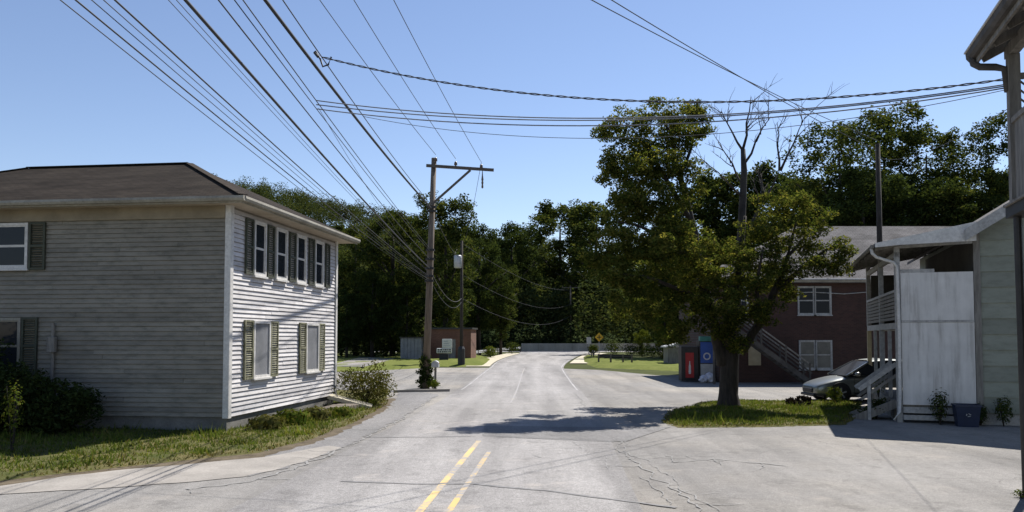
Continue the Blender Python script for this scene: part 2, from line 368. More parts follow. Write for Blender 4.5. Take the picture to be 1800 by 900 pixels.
# ------------------------------------------------------------------ ground, road, paving
struct(sheet('ground', [(-1500, -600), (1500, -600), (1500, 2400), (-1500, 2400)], -0.03, m_ground))
struct(sheet('parking_lot', [(-45, -25), (40, -25), (40, 44), (26, 50), (9, 50), (6.3, 58), (2.0, 62), (-6, 62), (-14, 52), (-45, 46)], 0.0, m_pave))
CL = [(-30, -3.85), (-10, -2.45), (0, -1.8), (10.9, -1.08), (18.9, -.52), (25, -.12), (31, .18), (41, .48), (53, .78), (66, 1.25), (76, 1.85), (86, 2.7), (99, 4.0), (112, 5.6), (123, 7.2), (133, 9.0)]
HW = [(-30, 3.0), (41, 2.75), (63, 2.9), (80, 3.6), (112, 4.6), (133, 7.5)]
def interp(tab, y):
    return float(np.interp(y, [a for a, b in tab], [b for a, b in tab]))
def cl(y):  # smoothed centre line
    return sum(interp(CL, y + o) for o in (-6, -3, 0, 3, 6)) / 5
def strip(name, ys, off0, off1, z, mat, parent=None):
    v = []; f = []
    for i, y in enumerate(ys):
        dx = (cl(y + .5) - cl(y - .5)); n = Vector((1, -dx)).normalized(); x = cl(y)
        a = off0(y) if callable(off0) else off0; b = off1(y) if callable(off1) else off1
        v += [(x + n.x * a, y + n.y * a, z), (x + n.x * b, y + n.y * b, z)]
        if i: f.append((2*i-2, 2*i-1, 2*i+1, 2*i))
    o = mesh(name, v, f, mat, parent)
    uv = o.data.uv_layers.new(name='UVMap')
    for lp in o.data.loops: uv.data[lp.index].uv = (float(lp.vertex_index % 2), (lp.vertex_index // 2) / len(ys))
    return o
ys = list(np.arange(-28, 133.1, 1.5))
hw = lambda y: interp(HW, y)
road = struct(strip('road', ys, lambda y: -hw(y), hw, 0.006, m_road))
# cross road in front of the barrier
struct(sheet('cross_road', [(-24, 126), (44, 126), (44, 135.2), (-24, 135.2)], 0.002, m_cross))
strip('yellow_line', list(np.arange(-28, 19.2, .8)), -0.26, -0.145, 0.011, m_yellow, road)
strip('yellow_line', list(np.arange(-28, 17.2, .8)), 0.15, 0.245, 0.011, m_yellow2, road)
strip('yellow_line', list(np.arange(29, 62, 1.)), -0.14, -0.07, 0.011, paint('faded_yellow', (0.38, 0.32, 0.20), 1.08), road)
strip('edge_line', list(np.arange(36, 62, 1.)), lambda y: hw(y) - .20, lambda y: hw(y) - .12, 0.011, m_white, road)
strip('edge_line', list(np.arange(62, 84, 1.)), lambda y: hw(y) - .22, lambda y: hw(y) - .12, 0.011, m_white, road)
strip('edge_line', list(np.arange(36, 100, 1.)), lambda y: -hw(y) + .12, lambda y: -hw(y) + .20, 0.011, m_white, road)
# repair patch, its tar seams and a dark band across the near road
def gpoly(name, pix, z, mat, parent): return sheet(name, [gnd(x, y, z) for x, y in pix], z, mat, parent)
gpoly('asphalt_patch', [(852, 748), (1128, 752), (1180, 750), (1100, 776), (848, 766)], 0.0095, m_patch, road)
def band(pix, w, parent=road):
    pts = [gnd(x, y, 0.013) for x, y in pix]; out = []
    for a, b in zip(pts[:-1], pts[1:]):
        k = max(2, int((b - a).length / .25))
        for i in range(k): out.append(a.lerp(b, i / k))
    v = []; f = []
    for i, p in enumerate(out):
        d = (out[min(i+1, len(out)-1)] - out[max(i-1, 0)]).normalized(); n = Vector((-d.y, d.x, 0))
        ww = w * rnd.uniform(.5, 1.1); j = rnd.uniform(-.025, .025)
        v += [p + n * (j + ww / 2), p + n * (j - ww / 2)]
        if i: f.append((2*i-2, 2*i-1, 2*i+1, 2*i))
    return mesh('dark_band', v, f, m_band, parent)
band([(600, 845), (720, 850), (830, 850), (960, 862), (1100, 880), (1220, 896)], .10)  # dark band across the near road
band([(640, 768), (760, 768), (850, 766)], .09)
band([(852, 748), (848, 766)], .06)
band([(850, 767), (1100, 777)], .08)
def crack(pix, w=.022, jit=.09, branches=3):
    pts = [gnd(x, y, 0.0125) for x, y in pix]; out = []
    for a, b in zip(pts[:-1], pts[1:]):
        k = max(2, int((b - a).length / .14))
        for i in range(k): out.append(a.lerp(b, i / k))
    drift = 0.0; v = []; f = []; path = []
    for i, p in enumerate(out):
        d = (out[min(i+1, len(out)-1)] - out[max(i-1, 0)]).normalized(); n = Vector((-d.y, d.x, 0))
        drift = drift * .85 + rnd.uniform(-jit, jit) * .6; q = p + n * drift; path.append((q, d, n))
        ww = w * rnd.uniform(.25, 1.2); v += [q + n * ww / 2, q - n * ww / 2]
        if i: f.append((2*i-2, 2*i-1, 2*i+1, 2*i))
    for _ in range(branches):
        q, d, n = rnd.choice(path); sgn = rnd.choice((-1, 1)); k0 = len(v)
        for i in range(rnd.randint(3, 8)):
            ww = w * .6 * rnd.uniform(.3, 1); v += [q + d * ww / 2 + Vector((0, 0, .001)), q - d * ww / 2 + Vector((0, 0, .001))]
            if i: f.append((k0+2*i-2, k0+2*i-1, k0+2*i+1, k0+2*i))
            q = q + n * sgn * .12 + d * rnd.uniform(-.08, .1)
    return mesh('road_crack', v, f, m_crack, road)
crack([(1075, 768), (1112, 800), (1150, 838), (1198, 872), (1235, 902)], .035, .12, 9)
crack([(1095, 776), (1140, 812), (1180, 842), (1236, 880), (1262, 902)], .025, .12, 8)
crack([(1062, 800), (1074, 826)], .02, .06, 1); crack([(1128, 838), (1168, 866), (1180, 890)], .025, .1, 4)
crack([(1008, 776), (1030, 790)], .02, .08, 3); crack([(1010, 690), (1034, 722)], .05, .08, 4)
crack([(1180, 812), (1250, 806), (1320, 812), (1400, 818)], .05, .12, 6); crack([(940, 800), (960, 806)], .02, .05, 2)
crack([(560, 800), (640, 770), (700, 740), (760, 700)], .05, .10, 6); crack([(330, 860), (440, 846), (520, 822), (600, 790)], .05, .12, 6)

# paved strip beside the grass on the left
def ragged(pix, z, j=.05, step=.3):
    P = [gnd(x, y, z) for x, y in pix]; out = []
    for a, b in zip(P, P[1:] + P[:1]):
        k = max(1, int((b - a).length / step))
        for i in range(k): out.append(a.lerp(b, i / k) + Vector((rnd.uniform(-j, j), rnd.uniform(-j, j), 0)))
    return out
struct(sheet('pavement', ragged([(-260, 905), (0, 869), (156, 859), (311, 849), (428, 838), (500, 822), (544, 807), (600, 786), (576, 783), (467, 803), (350, 814), (233, 824), (117, 836), (0, 855), (-260, 884)], .01), .010, m_conc))
struct(sheet('road_shoulder', ragged([(430, 839), (505, 822), (548, 807), (604, 787), (700, 738), (772, 693), (735, 689), (700, 690), (690, 715), (640, 742), (560, 776), (470, 801)], .0085, .08), .0085, m_patch))
struct(sheet('dirt_edge', ragged([(-300, 905), (0, 858), (117, 840), (233, 828), (350, 818), (467, 806), (580, 783), (655, 738), (700, 700), (680, 700), (640, 730), (560, 765), (467, 792), (350, 804), (233, 816), (117, 829), (0, 842), (-300, 886)], .0045, .12), .0045, m_dirt))
# cream footways either side of the bridge approach
struct(strip('footway', list(np.arange(64, 118, 3.)), lambda y: -hw(y) - 2.0, lambda y: -hw(y) - .05, .03, m_cream))
struct(strip('footway', list(np.arange(72, 118, 3.)), lambda y: hw(y) + .3, lambda y: hw(y) + 2.4, .03, m_cream))

def lawn(name, pix, h, mat, n=60, world=None, rough=.03):
    """bumpy raised sheet whose rim drops below the paving"""
    P = world or [gnd(x, y) for x, y in pix]
    P = [Vector((p[0], p[1])) for p in P]
    xs = [p.x for p in P]; yy = [p.y for p in P]
    nx = n; ny = n; v = []; keep = {}; f = []
    def dist(q):
        ins = False; best = 1e9
        for a, b in zip(P, P[1:] + P[:1]):
            if (a.y > q.y) != (b.y > q.y) and q.x < (b.x - a.x) * (q.y - a.y) / (b.y - a.y) + a.x: ins = not ins
            ab = b - a; t = max(0, min(1, (q - a).dot(ab) / ab.length_squared)); best = min(best, (q - a - ab * t).length)
        return best if ins else -best
    inside = []
    for j in range(ny + 1):
        for i in range(nx + 1):
            q = Vector((min(xs) - .3 + (max(xs) - min(xs) + .6) * i / nx, min(yy) - .3 + (max(yy) - min(yy) + .6) * j / ny))
            dd = dist(q); z = -.06 + (h + .06) * max(0, min(1, (dd + .25) / .7)) + rnd.uniform(-rough, rough) * (1 if dd > .2 else .3)
            v.append((q.x, q.y, z)); inside.append(dd)
    for j in range(ny):
        for i in range(nx):
            q = (j*(nx+1)+i, j*(nx+1)+i+1, (j+1)*(nx+1)+i+1, (j+1)*(nx+1)+i)
            if max(inside[k] for k in q) > -.25: f.append(q)
    o = mesh(name, v, f, mat, None, True); struct(o)
    return o, dist, (min(xs), max(xs), min(yy), max(yy))

LA = [gnd(x, y) for x, y in [(-300, 893), (0, 848), (117, 835), (233, 822), (350, 809), (467, 797), (560, 772), (640, 738), (684, 712), (690, 690), (686, 672)]] + [Vector((-6.0, 36)), Vector((-24, 36)), Vector((-34, 20))]
la, dA, bA = lawn('lawn', None, .05, m_lawn, 90, LA)
LB = [(1158, 744), (1172, 724), (1236, 708), (1300, 705), (1440, 707), (1518, 708), (1508, 738), (1490, 748), (1330, 752), (1190, 753)]
lb, dB, bB = lawn('grass_island', LB, .06, m_lawn, 60)
lawn('far_lawn', None, .25, m_lawnfar, 40, [(-22, 50), (-10.5, 56), (-6.6, 62), (-5.4, 66), (-2.6, 66), (-2.4, 84), (-4, 100), (-32, 100), (-32, 52)], .05)
lawn('far_lawn', None, .2, m_lawnfar, 40, [(6.8, 63), (12, 57), (15, 52), (19, 60), (16, 75), (11, 96), (8.6, 96), (6.9, 76)], .05)
struct(sheet('driveway', [(-13.5, 58), (-10.5, 56.5), (-11.5, 80), (-16, 84)], .275, m_pave))

def grass(name, dist, bb, n, hmin, hmax, label, drywidth=.35, z0=.03, skip=None, seed=3, limit=None):
    R = np.random.default_rng(seed); v = []; vd = []
    k = 0
    while k < n:
        x = R.uniform(bb[0], bb[1]); y = R.uniform(bb[2], bb[3])
        if limit and not limit(x, y): continue
        d = dist(Vector((x, y)))
        if d < .05 or (skip and skip(x, y)): continue
        k += 1
        dry = R.uniform() < (.75 if d < drywidth else .12)
        if d < drywidth and R.uniform() < .35: continue
        patch = .6 + .4 * math.sin(x * 1.7 + 2 * math.sin(y * 1.1)) * math.sin(y * 2.1 + x)
        if patch < .22 and R.uniform() < .75: continue
        h = R.uniform(hmin, hmax) * (.55 if d < drywidth else 1) * (.7 + .5 * patch); w = R.uniform(.010, .024); a = R.uniform(0, PI)
        if patch > .85 and R.uniform() < .3: h *= R.uniform(1.5, 2.6)
        lx, ly = R.normal(0, .45, 2) * h; c, s = math.cos(a) * w, math.sin(a) * w
        (vd if dry else v).extend([(x - c, y - s, z0), (x + c, y + s, z0), (x + lx, y + ly, z0 + h)])
    o = quads(name, np.array(v), l_grass, None, 3); tag(o, label + ', green blades', 'grass', kind='stuff')
    o2 = quads('dry_' + name, np.array(vd), l_dry, None, 3); tag(o2, label + ', dry straw-coloured blades', 'grass', kind='stuff')
inhouse = lambda x, y: False
grass('grass', dA, bA, 42000, .05, .13, 'grass of the verge in front of the white two-storey house', .4, .03, seed=3,
      limit=lambda x, y: abs(x) < y * .66 + .3 and (y < 30))
grass('grass', dB, bB, 22000, .04, .12, 'grass of the island around the big tree', .3, .04, seed=4)

# ------------------------------------------------------------------ left house
H = thing('clapboard_house', 'two-storey clapboard house with brown hip roof and green shutters, white sunlit end wall', 'house', (-7.1, 20, 0), -math.atan2(.124, .992))
HL, HD, Z0, ZE = 12.0, 7.85, .39, 5.72
B((-HL+.06, .06, -.1), (-.06, HD-.06, Z0), 'foundation', m_found, H)
B((-HL+.05, .05, Z0), (-.05, HD-.05, ZE), 'wall_core', m_sid, H)
PITCHB = .12; nb = int((ZE - Z0) / PITCHB)
def boardmesh(L, axis):
    # lapped board: thin at its top, proud at its bottom edge
    a, b, t, h = .048, .022, .0, PITCHB - .013
    if axis == 'x': v = [(0, .05, 0), (L, .05, 0), (L, .05, h), (0, .05, h), (0, .05 - a, 0), (L, .05 - a, 0), (L, .05 - b, h), (0, .05 - b, h)]
    else: v = [(-.05, 0, 0), (-.05, L, 0), (-.05, L, h), (-.05, 0, h), (-.05 + a, 0, 0), (-.05 + a, L, 0), (-.05 + b, L, h), (-.05 + b, 0, h)]
    f = [(0, 1, 2, 3), (4, 7, 6, 5), (0, 4, 5, 1), (1, 5, 6, 2), (2, 6, 7, 3), (3, 7, 4, 0)]
    me = bpy.data.meshes.new('siding_board'); me.from_pydata(v, [], f if axis == 'x' else [tuple(reversed(q)) for q in f]); me.update(); return me
def lay(L, axis, mat, lens):
    cache = {}
    for i in range(nb):
        p = 0.0; k = 0
        while p < L - .01:
            q = rnd.choice(lens) if k else rnd.choice(lens) * rnd.choice((.45, .7, 1))
            q = round(min(q, L - p), 2)
            if L - p - q < .5: q = round(L - p, 3)
            if q not in cache: cache[q] = boardmesh(q - .006, axis); cache[q].materials.append(mat)
            o = link(bpy.data.objects.new('siding_board', cache[q]), H); out = rnd.uniform(-.005, .004); z = Z0 + i * PITCHB + rnd.uniform(-.003, .003)
            o.location = (-L + p + .003, out, z) if axis == 'x' else (out, p + .003, z)
            o.rotation_euler = (0, rnd.uniform(-.0012, .0012), 0) if axis == 'x' else (rnd.uniform(-.0012, .0012), 0, 0)
            p += q; k += 1
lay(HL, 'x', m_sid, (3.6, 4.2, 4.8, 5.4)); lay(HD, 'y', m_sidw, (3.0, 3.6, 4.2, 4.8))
# corner boards, frieze, soffit, fascia
MB().box((-.13, -.03, Z0-.03), (.025, -.0, ZE)).box((-.003, -.001, Z0-.03), (.028, .13, ZE)).build('corner_board', m_trim, H)
MB().box((-.002, HD-.13, Z0-.03), (.028, HD+.02, ZE)).build('corner_board', m_trim, H)
B((-HL, -.045, 5.40), (-.135, -.002, ZE), 'frieze_board', m_frieze, H)
OV = .55
ez = ZE + .13
B((-HL-OV+.03, -OV+.03, ZE), (OV-.03, HD+OV-.03, ZE+.03), 'soffit', m_soffit, H)
MB().box((-HL-OV, -OV, ZE-.03), (OV, -OV+.028, ez)).build('fascia', m_fascia, H)
MB().box((OV-.028, -OV+.03, ZE-.03), (OV, HD+OV, ez)).build('fascia', m_fascia, H)
MB().prism([(-OV-.005, ez-.005), (-OV-.11, ez), (-OV-.12, ez-.06), (-OV-.09, ez-.12), (-OV-.005, ez-.12)], -HL-OV, OV+.1, 'yz').build('gutter', m_fascia, H)
MB().prism([(OV+.005, ez-.005), (OV+.11, ez), (OV+.12, ez-.06), (OV+.09, ez-.12), (OV+.005, ez-.12)], -OV, HD+OV, 'xz').build('gutter', m_fascia, H)
ov2 = OV + .06; rz = 7.72
A_, B_, C_, D_ = (-HL-ov2, -ov2, ez+.01), (ov2, -ov2, ez+.01), (ov2, HD+ov2, ez+.01), (-HL-ov2, HD+ov2, ez+.01)
R1, R2 = (-3.35, HD/2, rz), (-8.75, HD/2, rz)
dn = lambda p: (p[0], p[1], p[2]-.05)
rf = mesh('roof', [A_, B_, C_, D_, R1, R2] + [dn(A_), dn(B_), dn(C_), dn(D_)], [(0, 1, 4, 5), (1, 2, 4), (2, 3, 5, 4), (3, 0, 5), (1, 0, 6, 7), (2, 1, 7, 8), (3, 2, 8, 9), (0, 3, 9, 6)], m_roof, H)
def cap(p, q): MB().bar(Vector(p)+Vector((0,0,.02)), Vector(q)+Vector((0,0,.02)), .22, .022).build('ridge_cap', M('roof_cap', (0.040, 0.033, 0.027), (0.06, 0.05, 0.041), 3, 0.95, 0.2, spec=0.05), rf)
cap(B_, R1); cap(R1, R2); cap(R2, A_)

def window(par, side, u0, u1, z0, z1, gm=m_glass, sash=True, name='window', tm=m_trim, fw=.07, pr=.05):
    """side 'f': front wall (plane y=0, faces -y), u along x; side 's': end wall (plane x=0, faces +x), u along y"""
    def bx(mb, a0, a1, b0, b1, d0, d1):
        if side == 'f': mb.box((a0, -d1, b0), (a1, -d0, b1))
        else: mb.box((d0, a0, b0), (d1, a1, b1))
        return mb
    mb = MB()
    bx(mb, u0-fw, u0, z0-fw, z1+fw, 0, pr); bx(mb, u1, u1+fw, z0-fw, z1+fw, 0, pr); bx(mb, u0, u1, z1, z1+fw, 0, pr-.002); bx(mb, u0, u1, z0-fw, z0, 0, pr-.002)
    w = mb.build(name, tm, par)
    bx(MB(), u0-fw-.04, u1+fw+.04, z0-fw-.05, z0-fw-.001, 0, pr+.035).build('sill', tm, w)
    zm = (z0 + z1) / 2
    if sash:
        for a, b, dd in ((z0, zm, .012), (zm, z1, .022)):
            p = bx(MB(), u0+.035, u1-.035, a+.03, b-.03, .004, dd-.004).build('pane', gm, w)
            s = MB(); bx(s, u0, u0+.035, a, b, .003, dd); bx(s, u1-.035, u1, a, b, .003, dd)
            bx(s, u0+.035, u1-.035, a, a+.03, .003, dd-.001); bx(s, u0+.035, u1-.035, b-.03, b, .003, dd-.001); s.build('sash', tm, w)
    else:
        bx(MB(), u0, u1, z0, z1, .003, .014).build('pane', gm, w)
    return w
def shutter(par, side, u0, u1, z0, z1, mat):
    def bx(mb, a0, a1, b0, b1, d0, d1):
        if side == 'f': mb.box((a0, -d1, b0), (a1, -d0, b1))
        else: mb.box((d0, a0, b0), (d1, a1, b1))
        return mb
    mb = MB(); w = .055
    bx(mb, u0, u0+w, z0, z1, .002, .05); bx(mb, u1-w, u1, z0, z1, .002, .05)
    for a in (z0, (z0+z1)/2 - w/2, z1 - w): bx(mb, u0+w, u1-w, a, a+w, .002, .049)
    s = mb.build('shutter', mat, par)
    lm = MB(); n = int((z1 - z0) / .06)
    for i in range(n):
        z = z0 + (i + .5) * (z1 - z0) / n
        if side == 'f': lm.bar((u0+w, -.024, z), (u1-w, -.024, z), .036, .01, (0, -.7, .7))
        else: lm.bar((.024, u0+w, z), (.024, u1-w, z), .036, .01, (.7, 0, .7))
    tag(lm.build('louvres', mat, s), kind='stuff')
for (s0, s1) in ((.80, 1.24), (2.14, 2.58), (3.66, 4.12), (5.20, 5.64), (6.68, 7.06)): shutter(H, 's', s0, s1, 4.05, 5.52, m_shut)
for (w0, w1) in ((1.36, 1.96), (2.78, 3.40), (4.26, 4.88), (5.78, 6.40)): window(H, 's', w0, w1, 4.12, 5.47)
for (w0, w1) in ((1.40, 2.30), (5.10, 6.04)):
    window(H, 's', w0, w1, 1.36, 2.76, m_blind, False)
    shutter(H, 's', w0-.60, w0-.10, 1.28, 2.84, m_shutw); shutter(H, 's', w1+.10, w1+.60, 1.28, 2.84, m_shutw)
window(H, 'f', -6.50, -5.62, 4.24, 5.30); shutter(H, 'f', -5.52, -5.06, 4.14, 5.38, m_shut); shutter(H, 'f', -7.06, -6.60, 4.14, 5.38, m_shut)
window(H, 'f', -6.62, -5.76, 1.50, 2.82, tm=m_fascia); shutter(H, 'f', -5.66, -5.22, 1.42, 2.90, m_shut); shutter(H, 'f', -7.18, -6.74, 1.42, 2.90, m_shut)
window(H, 'f', -10.6, -9.7, 4.24, 5.30); window(H, 'f', -10.6, -9.7, 1.50, 2.82)
MB().tube([(-4.75, -.06, 1.3), (-4.75, -.06, 2.75)], .04).build('conduit', m_porchd, H)
MB().box((-4.86, -.16, 2.0), (-4.64, -.05, 2.4)).build('meter_box', m_porchd, H, bevel=.01)

def hw_(x, y, z=0): return H.matrix_basis @ Vector((x, y, z))
bpy.context.view_layer.update()
# stone planter, slab and plants along the end wall
pl = thing('stone_planter', 'low weathered stone planter along the foot of the white end wall', 'planter', hw_(.95, 4.9), H.rotation_euler.z)
for i in range(6):
    MB().box((-.34, -1.55 + i*.52, -.05), (.34, -1.05 + i*.52, .22 + rnd.uniform(-.02, .02))).build('stone', M('planter_stone', (.09, .075, .06), (.2, .165, .13), 4, .95, .6, fine=20), pl, bevel=.02)
sl_ = thing('concrete_slab', 'tilted pale concrete slab lying beside the corner of the white house', 'slab', hw_(.95, 7.0), H.rotation_euler.z + .25)
MB().prism([(-.85, .36), (.55, -.02), (.60, .10), (-.80, .48)], -.45, .45, 'xz').build('slab', m_cream, sl_, bevel=.012)
MB().box((-.7, -.4, -.05), (-.2, .4, .18)).build('prop_stone', m_found, sl_, bevel=.03)

def plant(name, label, cat, loc, r, h, n, size, mat, stems=7, seed=1, up=.3, droop=.0, group=None, flat=1.0, leafname='foliage', clump=None):
    if clump is None: clump = n > 600
    t = thing(name, label, cat, loc, 0, group); R = np.random.default_rng(seed)
    if clump: P = clumps((0, 0, h*.55), (r, r*flat, h*.5), max(6, n // 40), 40, min(r, h) * .32, R, .8)
    else: P = blob((0, 0, h*.55), (r, r*flat, h*.5), n, R, .2)
    P[:, 2] = np.maximum(P[:, 2], .04)
    leaves(leafname, P, size, mat, t, up, .45, droop, seed)
    s = MB()
    for i in range(stems):
        a = R.uniform(0, 2*PI); q = R.uniform(.3, .8) * r
        s.tube([(0, 0, -.05), (math.cos(a)*q*.4, math.sin(a)*q*.4*flat, h*.4), (math.cos(a)*q, math.sin(a)*q*flat, h*R.uniform(.7, .95))], [.018, .012, .005], 5)
    s.build('stems', m_bark, t); return t
p = gnd(636, 716); plant('shrub', 'large olive-brown shrub at the corner of the white house', 'shrub', (p.x, p.y+.6, 0), 1.0, 1.35, 4200, .10, l_bush, 12, 11, .1)
for i, (u, v, r, h) in enumerate([(.75, .6, .5, .40), (1.0, 1.7, .55, .45), (1.25, 2.7, .5, .42), (1.55, 3.9, .45, .34)]):
    q = hw_(u, v); plant('low_plant', ['low strappy plant nearest the corner of the white house', 'second low strappy plant along the white end wall', 'third low strappy plant along the white end wall', 'low plant in front of the stone planter'][i], 'plant', q, r, h, 500, .16, l_lit if i % 2 else l_bush, 5, 20+i, .1, group='low plants along the end wall')
for i, (u, v, r, h) in enumerate([(-6.4, -1.0, 1.1, 2.3), (-5.1, -1.1, .95, 1.8), (-3.9, -.9, .9, 1.3), (-7.0, -1.8, 1.0, 2.8), (-5.6, -2.0, .9, 1.05)]):
    q = hw_(u, v); plant('shaded_shrub', ['tall dark shrub below the shuttered ground-floor window', 'dark shrub beside the conduit on the shaded wall', 'smallest dark shrub against the shaded foundation', 'tallest dark shrub at the left edge of the picture', 'low dark shrub in front of the taller ones'][i], 'shrub', q, r, h, 4200, .13, l_dark, 9, 40+i, .3, group='shrubs in the shade of the house')
q = gnd(8, 800); plant('vine_clump', 'thin pale vine climbing at the left edge of the picture', 'vine', (q.x+.15, q.y, 0), .22, 1.5, 380, .07, l_lit, 5, 60, .1)

# ------------------------------------------------------------------ wires helper and utility poles
def cat_pts(A, Bp, sag, n=28):
    return [Vector((A.x + (Bp.x-A.x)*t, A.y + (Bp.y-A.y)*t, A.z + (Bp.z-A.z)*t - 4*sag*t*(1-t))) for t in [i/n for i in range(n+1)]]
def span(A, Mid, k, sag):
    """far end of a span from A that runs through Mid (k times the distance), with the given sag"""
    t = 1 / k; zB = A.z + (Mid.z - A.z + 4*sag*t*(1-t)) / t
    return Vector((A.x + (Mid.x-A.x)*k, A.y + (Mid.y-A.y)*k, zB))
def wire(name, label, pts, r, mat=m_black, group=None, n=5):
    o = MB().tube(pts, r, n).build(name, mat, None, True)
    return tag(o, label, 'cable', group)

PB = gnd(748, 683); PD = PB.y
PT = at(763, 278, PD)
def polepoint(z): return PB.lerp(PT, z / PT.z)
up = thing('utility_pole', 'leaning brown wooden utility pole with one-sided crossarm at the road edge', 'utility pole', PB)
MB().tube([Vector((0, 0, -.3)), (PT-PB)*.5, (PT-PB)], [.175, .15, .12], 12).build('pole', m_wood, up, True)
a0 = at(755, 291, PD-.2) - PB; a1 = at(868, 299, PD-.2) - PB
MB().bar(a0 - Vector((.15, 0, 0)), a1, .11, .13).build('crossarm', m_arm, up)
b0 = at(756, 362, PD-.2) - PB; b1 = at(827, 299, PD-.2) - PB
MB().bar(b0, b1, .08, .10).build('brace', m_arm, up)
for px, py in ((766, 279), (801, 286), (846, 291)):
    c = at(px, py, PD-.2) - PB
    i_ = MB().lathe(c, [(.03, -.24), (.03, -.12), (.085, -.11), (.06, -.05), (.08, -.03), (.05, .03), (.03, .06)], 10).build('insulator', m_porc, up, True)
c = at(848, 318, PD-.2) - PB
MB().lathe(c, [(.03, -.35), (.05, -.3), (.035, -.15), (.055, -.1), (.035, 0), (.055, .05), (.03, .25), (.012, .5)], 10).build('fuse_cutout', m_porc, up, True)
for py in (365, 372, 440, 456, 472, 486, 494):
    z = (at(757, py, PD)).z; q = polepoint(z) - PB; MB().box((q.x-.2, q.y-.24, q.z-.05), (q.x+.2, q.y-.1, q.z+.05)).build('cable_clamp', m_rust, up)
iv = clumps((0, 0, .8), (.36, .34, .95), 60, 45, .16, np.random.default_rng(5), .9); iv[:, 2] = np.abs(iv[:, 2])
tag(leaves('ivy', iv, .10, l_dark, None, .2, .7, 0, 9), 'dark ivy wrapped around the foot of the leaning utility pole', 'ivy').location = PB
plant('weed_tuft', 'yellow-green tuft of weeds at the foot of the leaning utility pole', 'weeds', (PB.x+.4, PB.y-.5, 0), .35, .45, 260, .14, l_lit, 4, 61, .1)
mbx = thing('mailbox', 'grey metal mailbox on a post beside the leaning utility pole', 'mailbox', (PB.x+.48, PB.y-.25, 0))
MB().box((-.05, -.05, -.1), (.05, .05, 1.0)).build('post', m_porchd, mbx)
MB().prism([(-.16, 1.0), (.16, 1.0), (.16, 1.16)] + [(.16*math.cos(t), 1.16+.14*math.sin(t)) for t in np.linspace(.3, PI-.3, 7)] + [(-.16, 1.16)], -.28, .28, 'xz').build('box', m_galv, mbx)
MB().box((.165, -.1, 1.15), (.175, .1, 1.2)).build('flag', M('flag_red', (.3, .03, .02), (.35, .04, .03), 3, .5, 0), mbx)
# curb beside the pole
struct(mesh('kerb', *(lambda p: (p.v, p.f))(MB().bar(gnd(692, 690), gnd(790, 688), .16, .22)), m_conc))

# second pole with transformer, third far pole, pole by the brick house
def pole_simple(name, label, base, h, r, arm=None, group=None, lean=0, mat=None):
    t = thing(name, label, 'utility pole', base, 0, group)
    MB().tube([(0, 0, -.3), (lean*.5, 0, h*.5), (lean, 0, h)], [r, r*.88, r*.72], 10).build('pole', mat or m_wood, t, True)
    if arm:
        MB().bar((lean-arm, -.15, h-.35), (lean+arm, -.15, h-.35), .10, .12).build('crossarm', m_arm, t)
        for x in (-arm*.9, 0, arm*.9): MB().lathe((lean+x, -.15, h-.29), [(.03, 0), (.03, .1), (.08, .12), (.05, .18), (.07, .2), (.03, .3)], 8).build('insulator', m_porc, t, True)
    return t
P2 = gnd(811, 643); P2.y = P2.y
p2 = pole_simple('utility_pole', 'thin far utility pole with a grey transformer drum in front of the brick shed', P2, 10.4, .15, mat=m_bark)
MB().lathe((-.30, -.2, 8.1), [(.26, 0), (.33, .05), (.33, .95), (.28, 1.05), (.1, 1.08)], 14).build('transformer', m_galv, p2, True)
MB().lathe((0, 0, -.1), [(.3, 0), (.3, 1.5), (.2, 1.7)], 10).build('dark_sleeve', m_black, p2)
P3 = Vector(((1003-900)/F*142, 142, 0))
p3 = pole_simple('utility_pole', 'far utility pole with crossarm beyond the concrete barrier', P3, 11.5, .17, 1.6)
P4 = Vector(((1549-900)/F*34, 34, 0))
p4 = pole_simple('utility_pole', 'dark utility pole standing before the grey roof of the brick house', P4, 10.7, .135, mat=m_bark)

def pp(py): return polepoint(at(757, py, PD).z) + Vector((0, -.2, 0))
CG = 'thin cables running along the left of the road'
def main_wire(label, px0, d0, attach, r, sag, k=1.45, mat=m_black, group=None, dx=0.0):
    A = attach + Vector((dx, 0, 0)); Md = at(px0, 0, d0); wire('overhead_cable', label, cat_pts(A, span(A, Md, k, sag), sag), r, mat, group)
    return A, Md
# primaries on the crossarm
for i, (px, qx, qy) in enumerate(((562, 766, 272), (622, 801, 279), (692, 846, 285))):
    main_wire(['bare primary wire running to the insulator on the pole top', 'bare primary wire running to the middle insulator of the crossarm', 'bare primary wire running to the outer insulator of the crossarm'][i], px, 19.5, at(qx, qy, PD-.2), .011, .25, 1.6, m_wire)
# thick and medium cables
main_wire('thickest black cable bundle running from the top edge to the leaning pole', 466, 14.6, pp(368), .038, .30)
main_wire('second thickest black cable, left of the thickest bundle', 326, 8.0, pp(472), .020, .25)
A, Md = main_wire('black insulated cable just right of the thickest bundle, carrying the splice', 497, 13.6, pp(362), .012, .35)
main_wire('medium black cable between the two thick black cables', 384, 9.0, pp(456), .010, .25)
main_wire('upper of two close thin cables left of the thickest bundle', 427, 10.2, pp(438), .009, .25)
main_wire('lower of two close thin cables left of the thickest bundle', 412, 10.0, pp(442), .008, .25)
for wi, (px, d0, py, r, sg) in enumerate(((296, 7.4, 480, .004, .24), (310, 7.5, 478, .004, .24), (202, 6.5, 486, .009, .28), (182, 6.5, 488, .0045, .28), (161, 6.4, 491, .0045, .28), (133, 6.3, 492, .008, .30), (106, 6.2, 495, .005, .30))):
    main_wire(['left of the close thin pair beside the second thickest cable', 'right of the close thin pair beside the second thickest cable', 'heaviest of the fan of cables above the brown hip roof', 'thin cable next to the heaviest one of the fan above the hip roof', 'third from the left of the fan of cables above the hip roof', 'second from the left of the fan of cables above the hip roof', 'leftmost cable of the fan above the brown hip roof'][wi], px, d0, pp(py), r, sg, 1.45, m_black, CG)
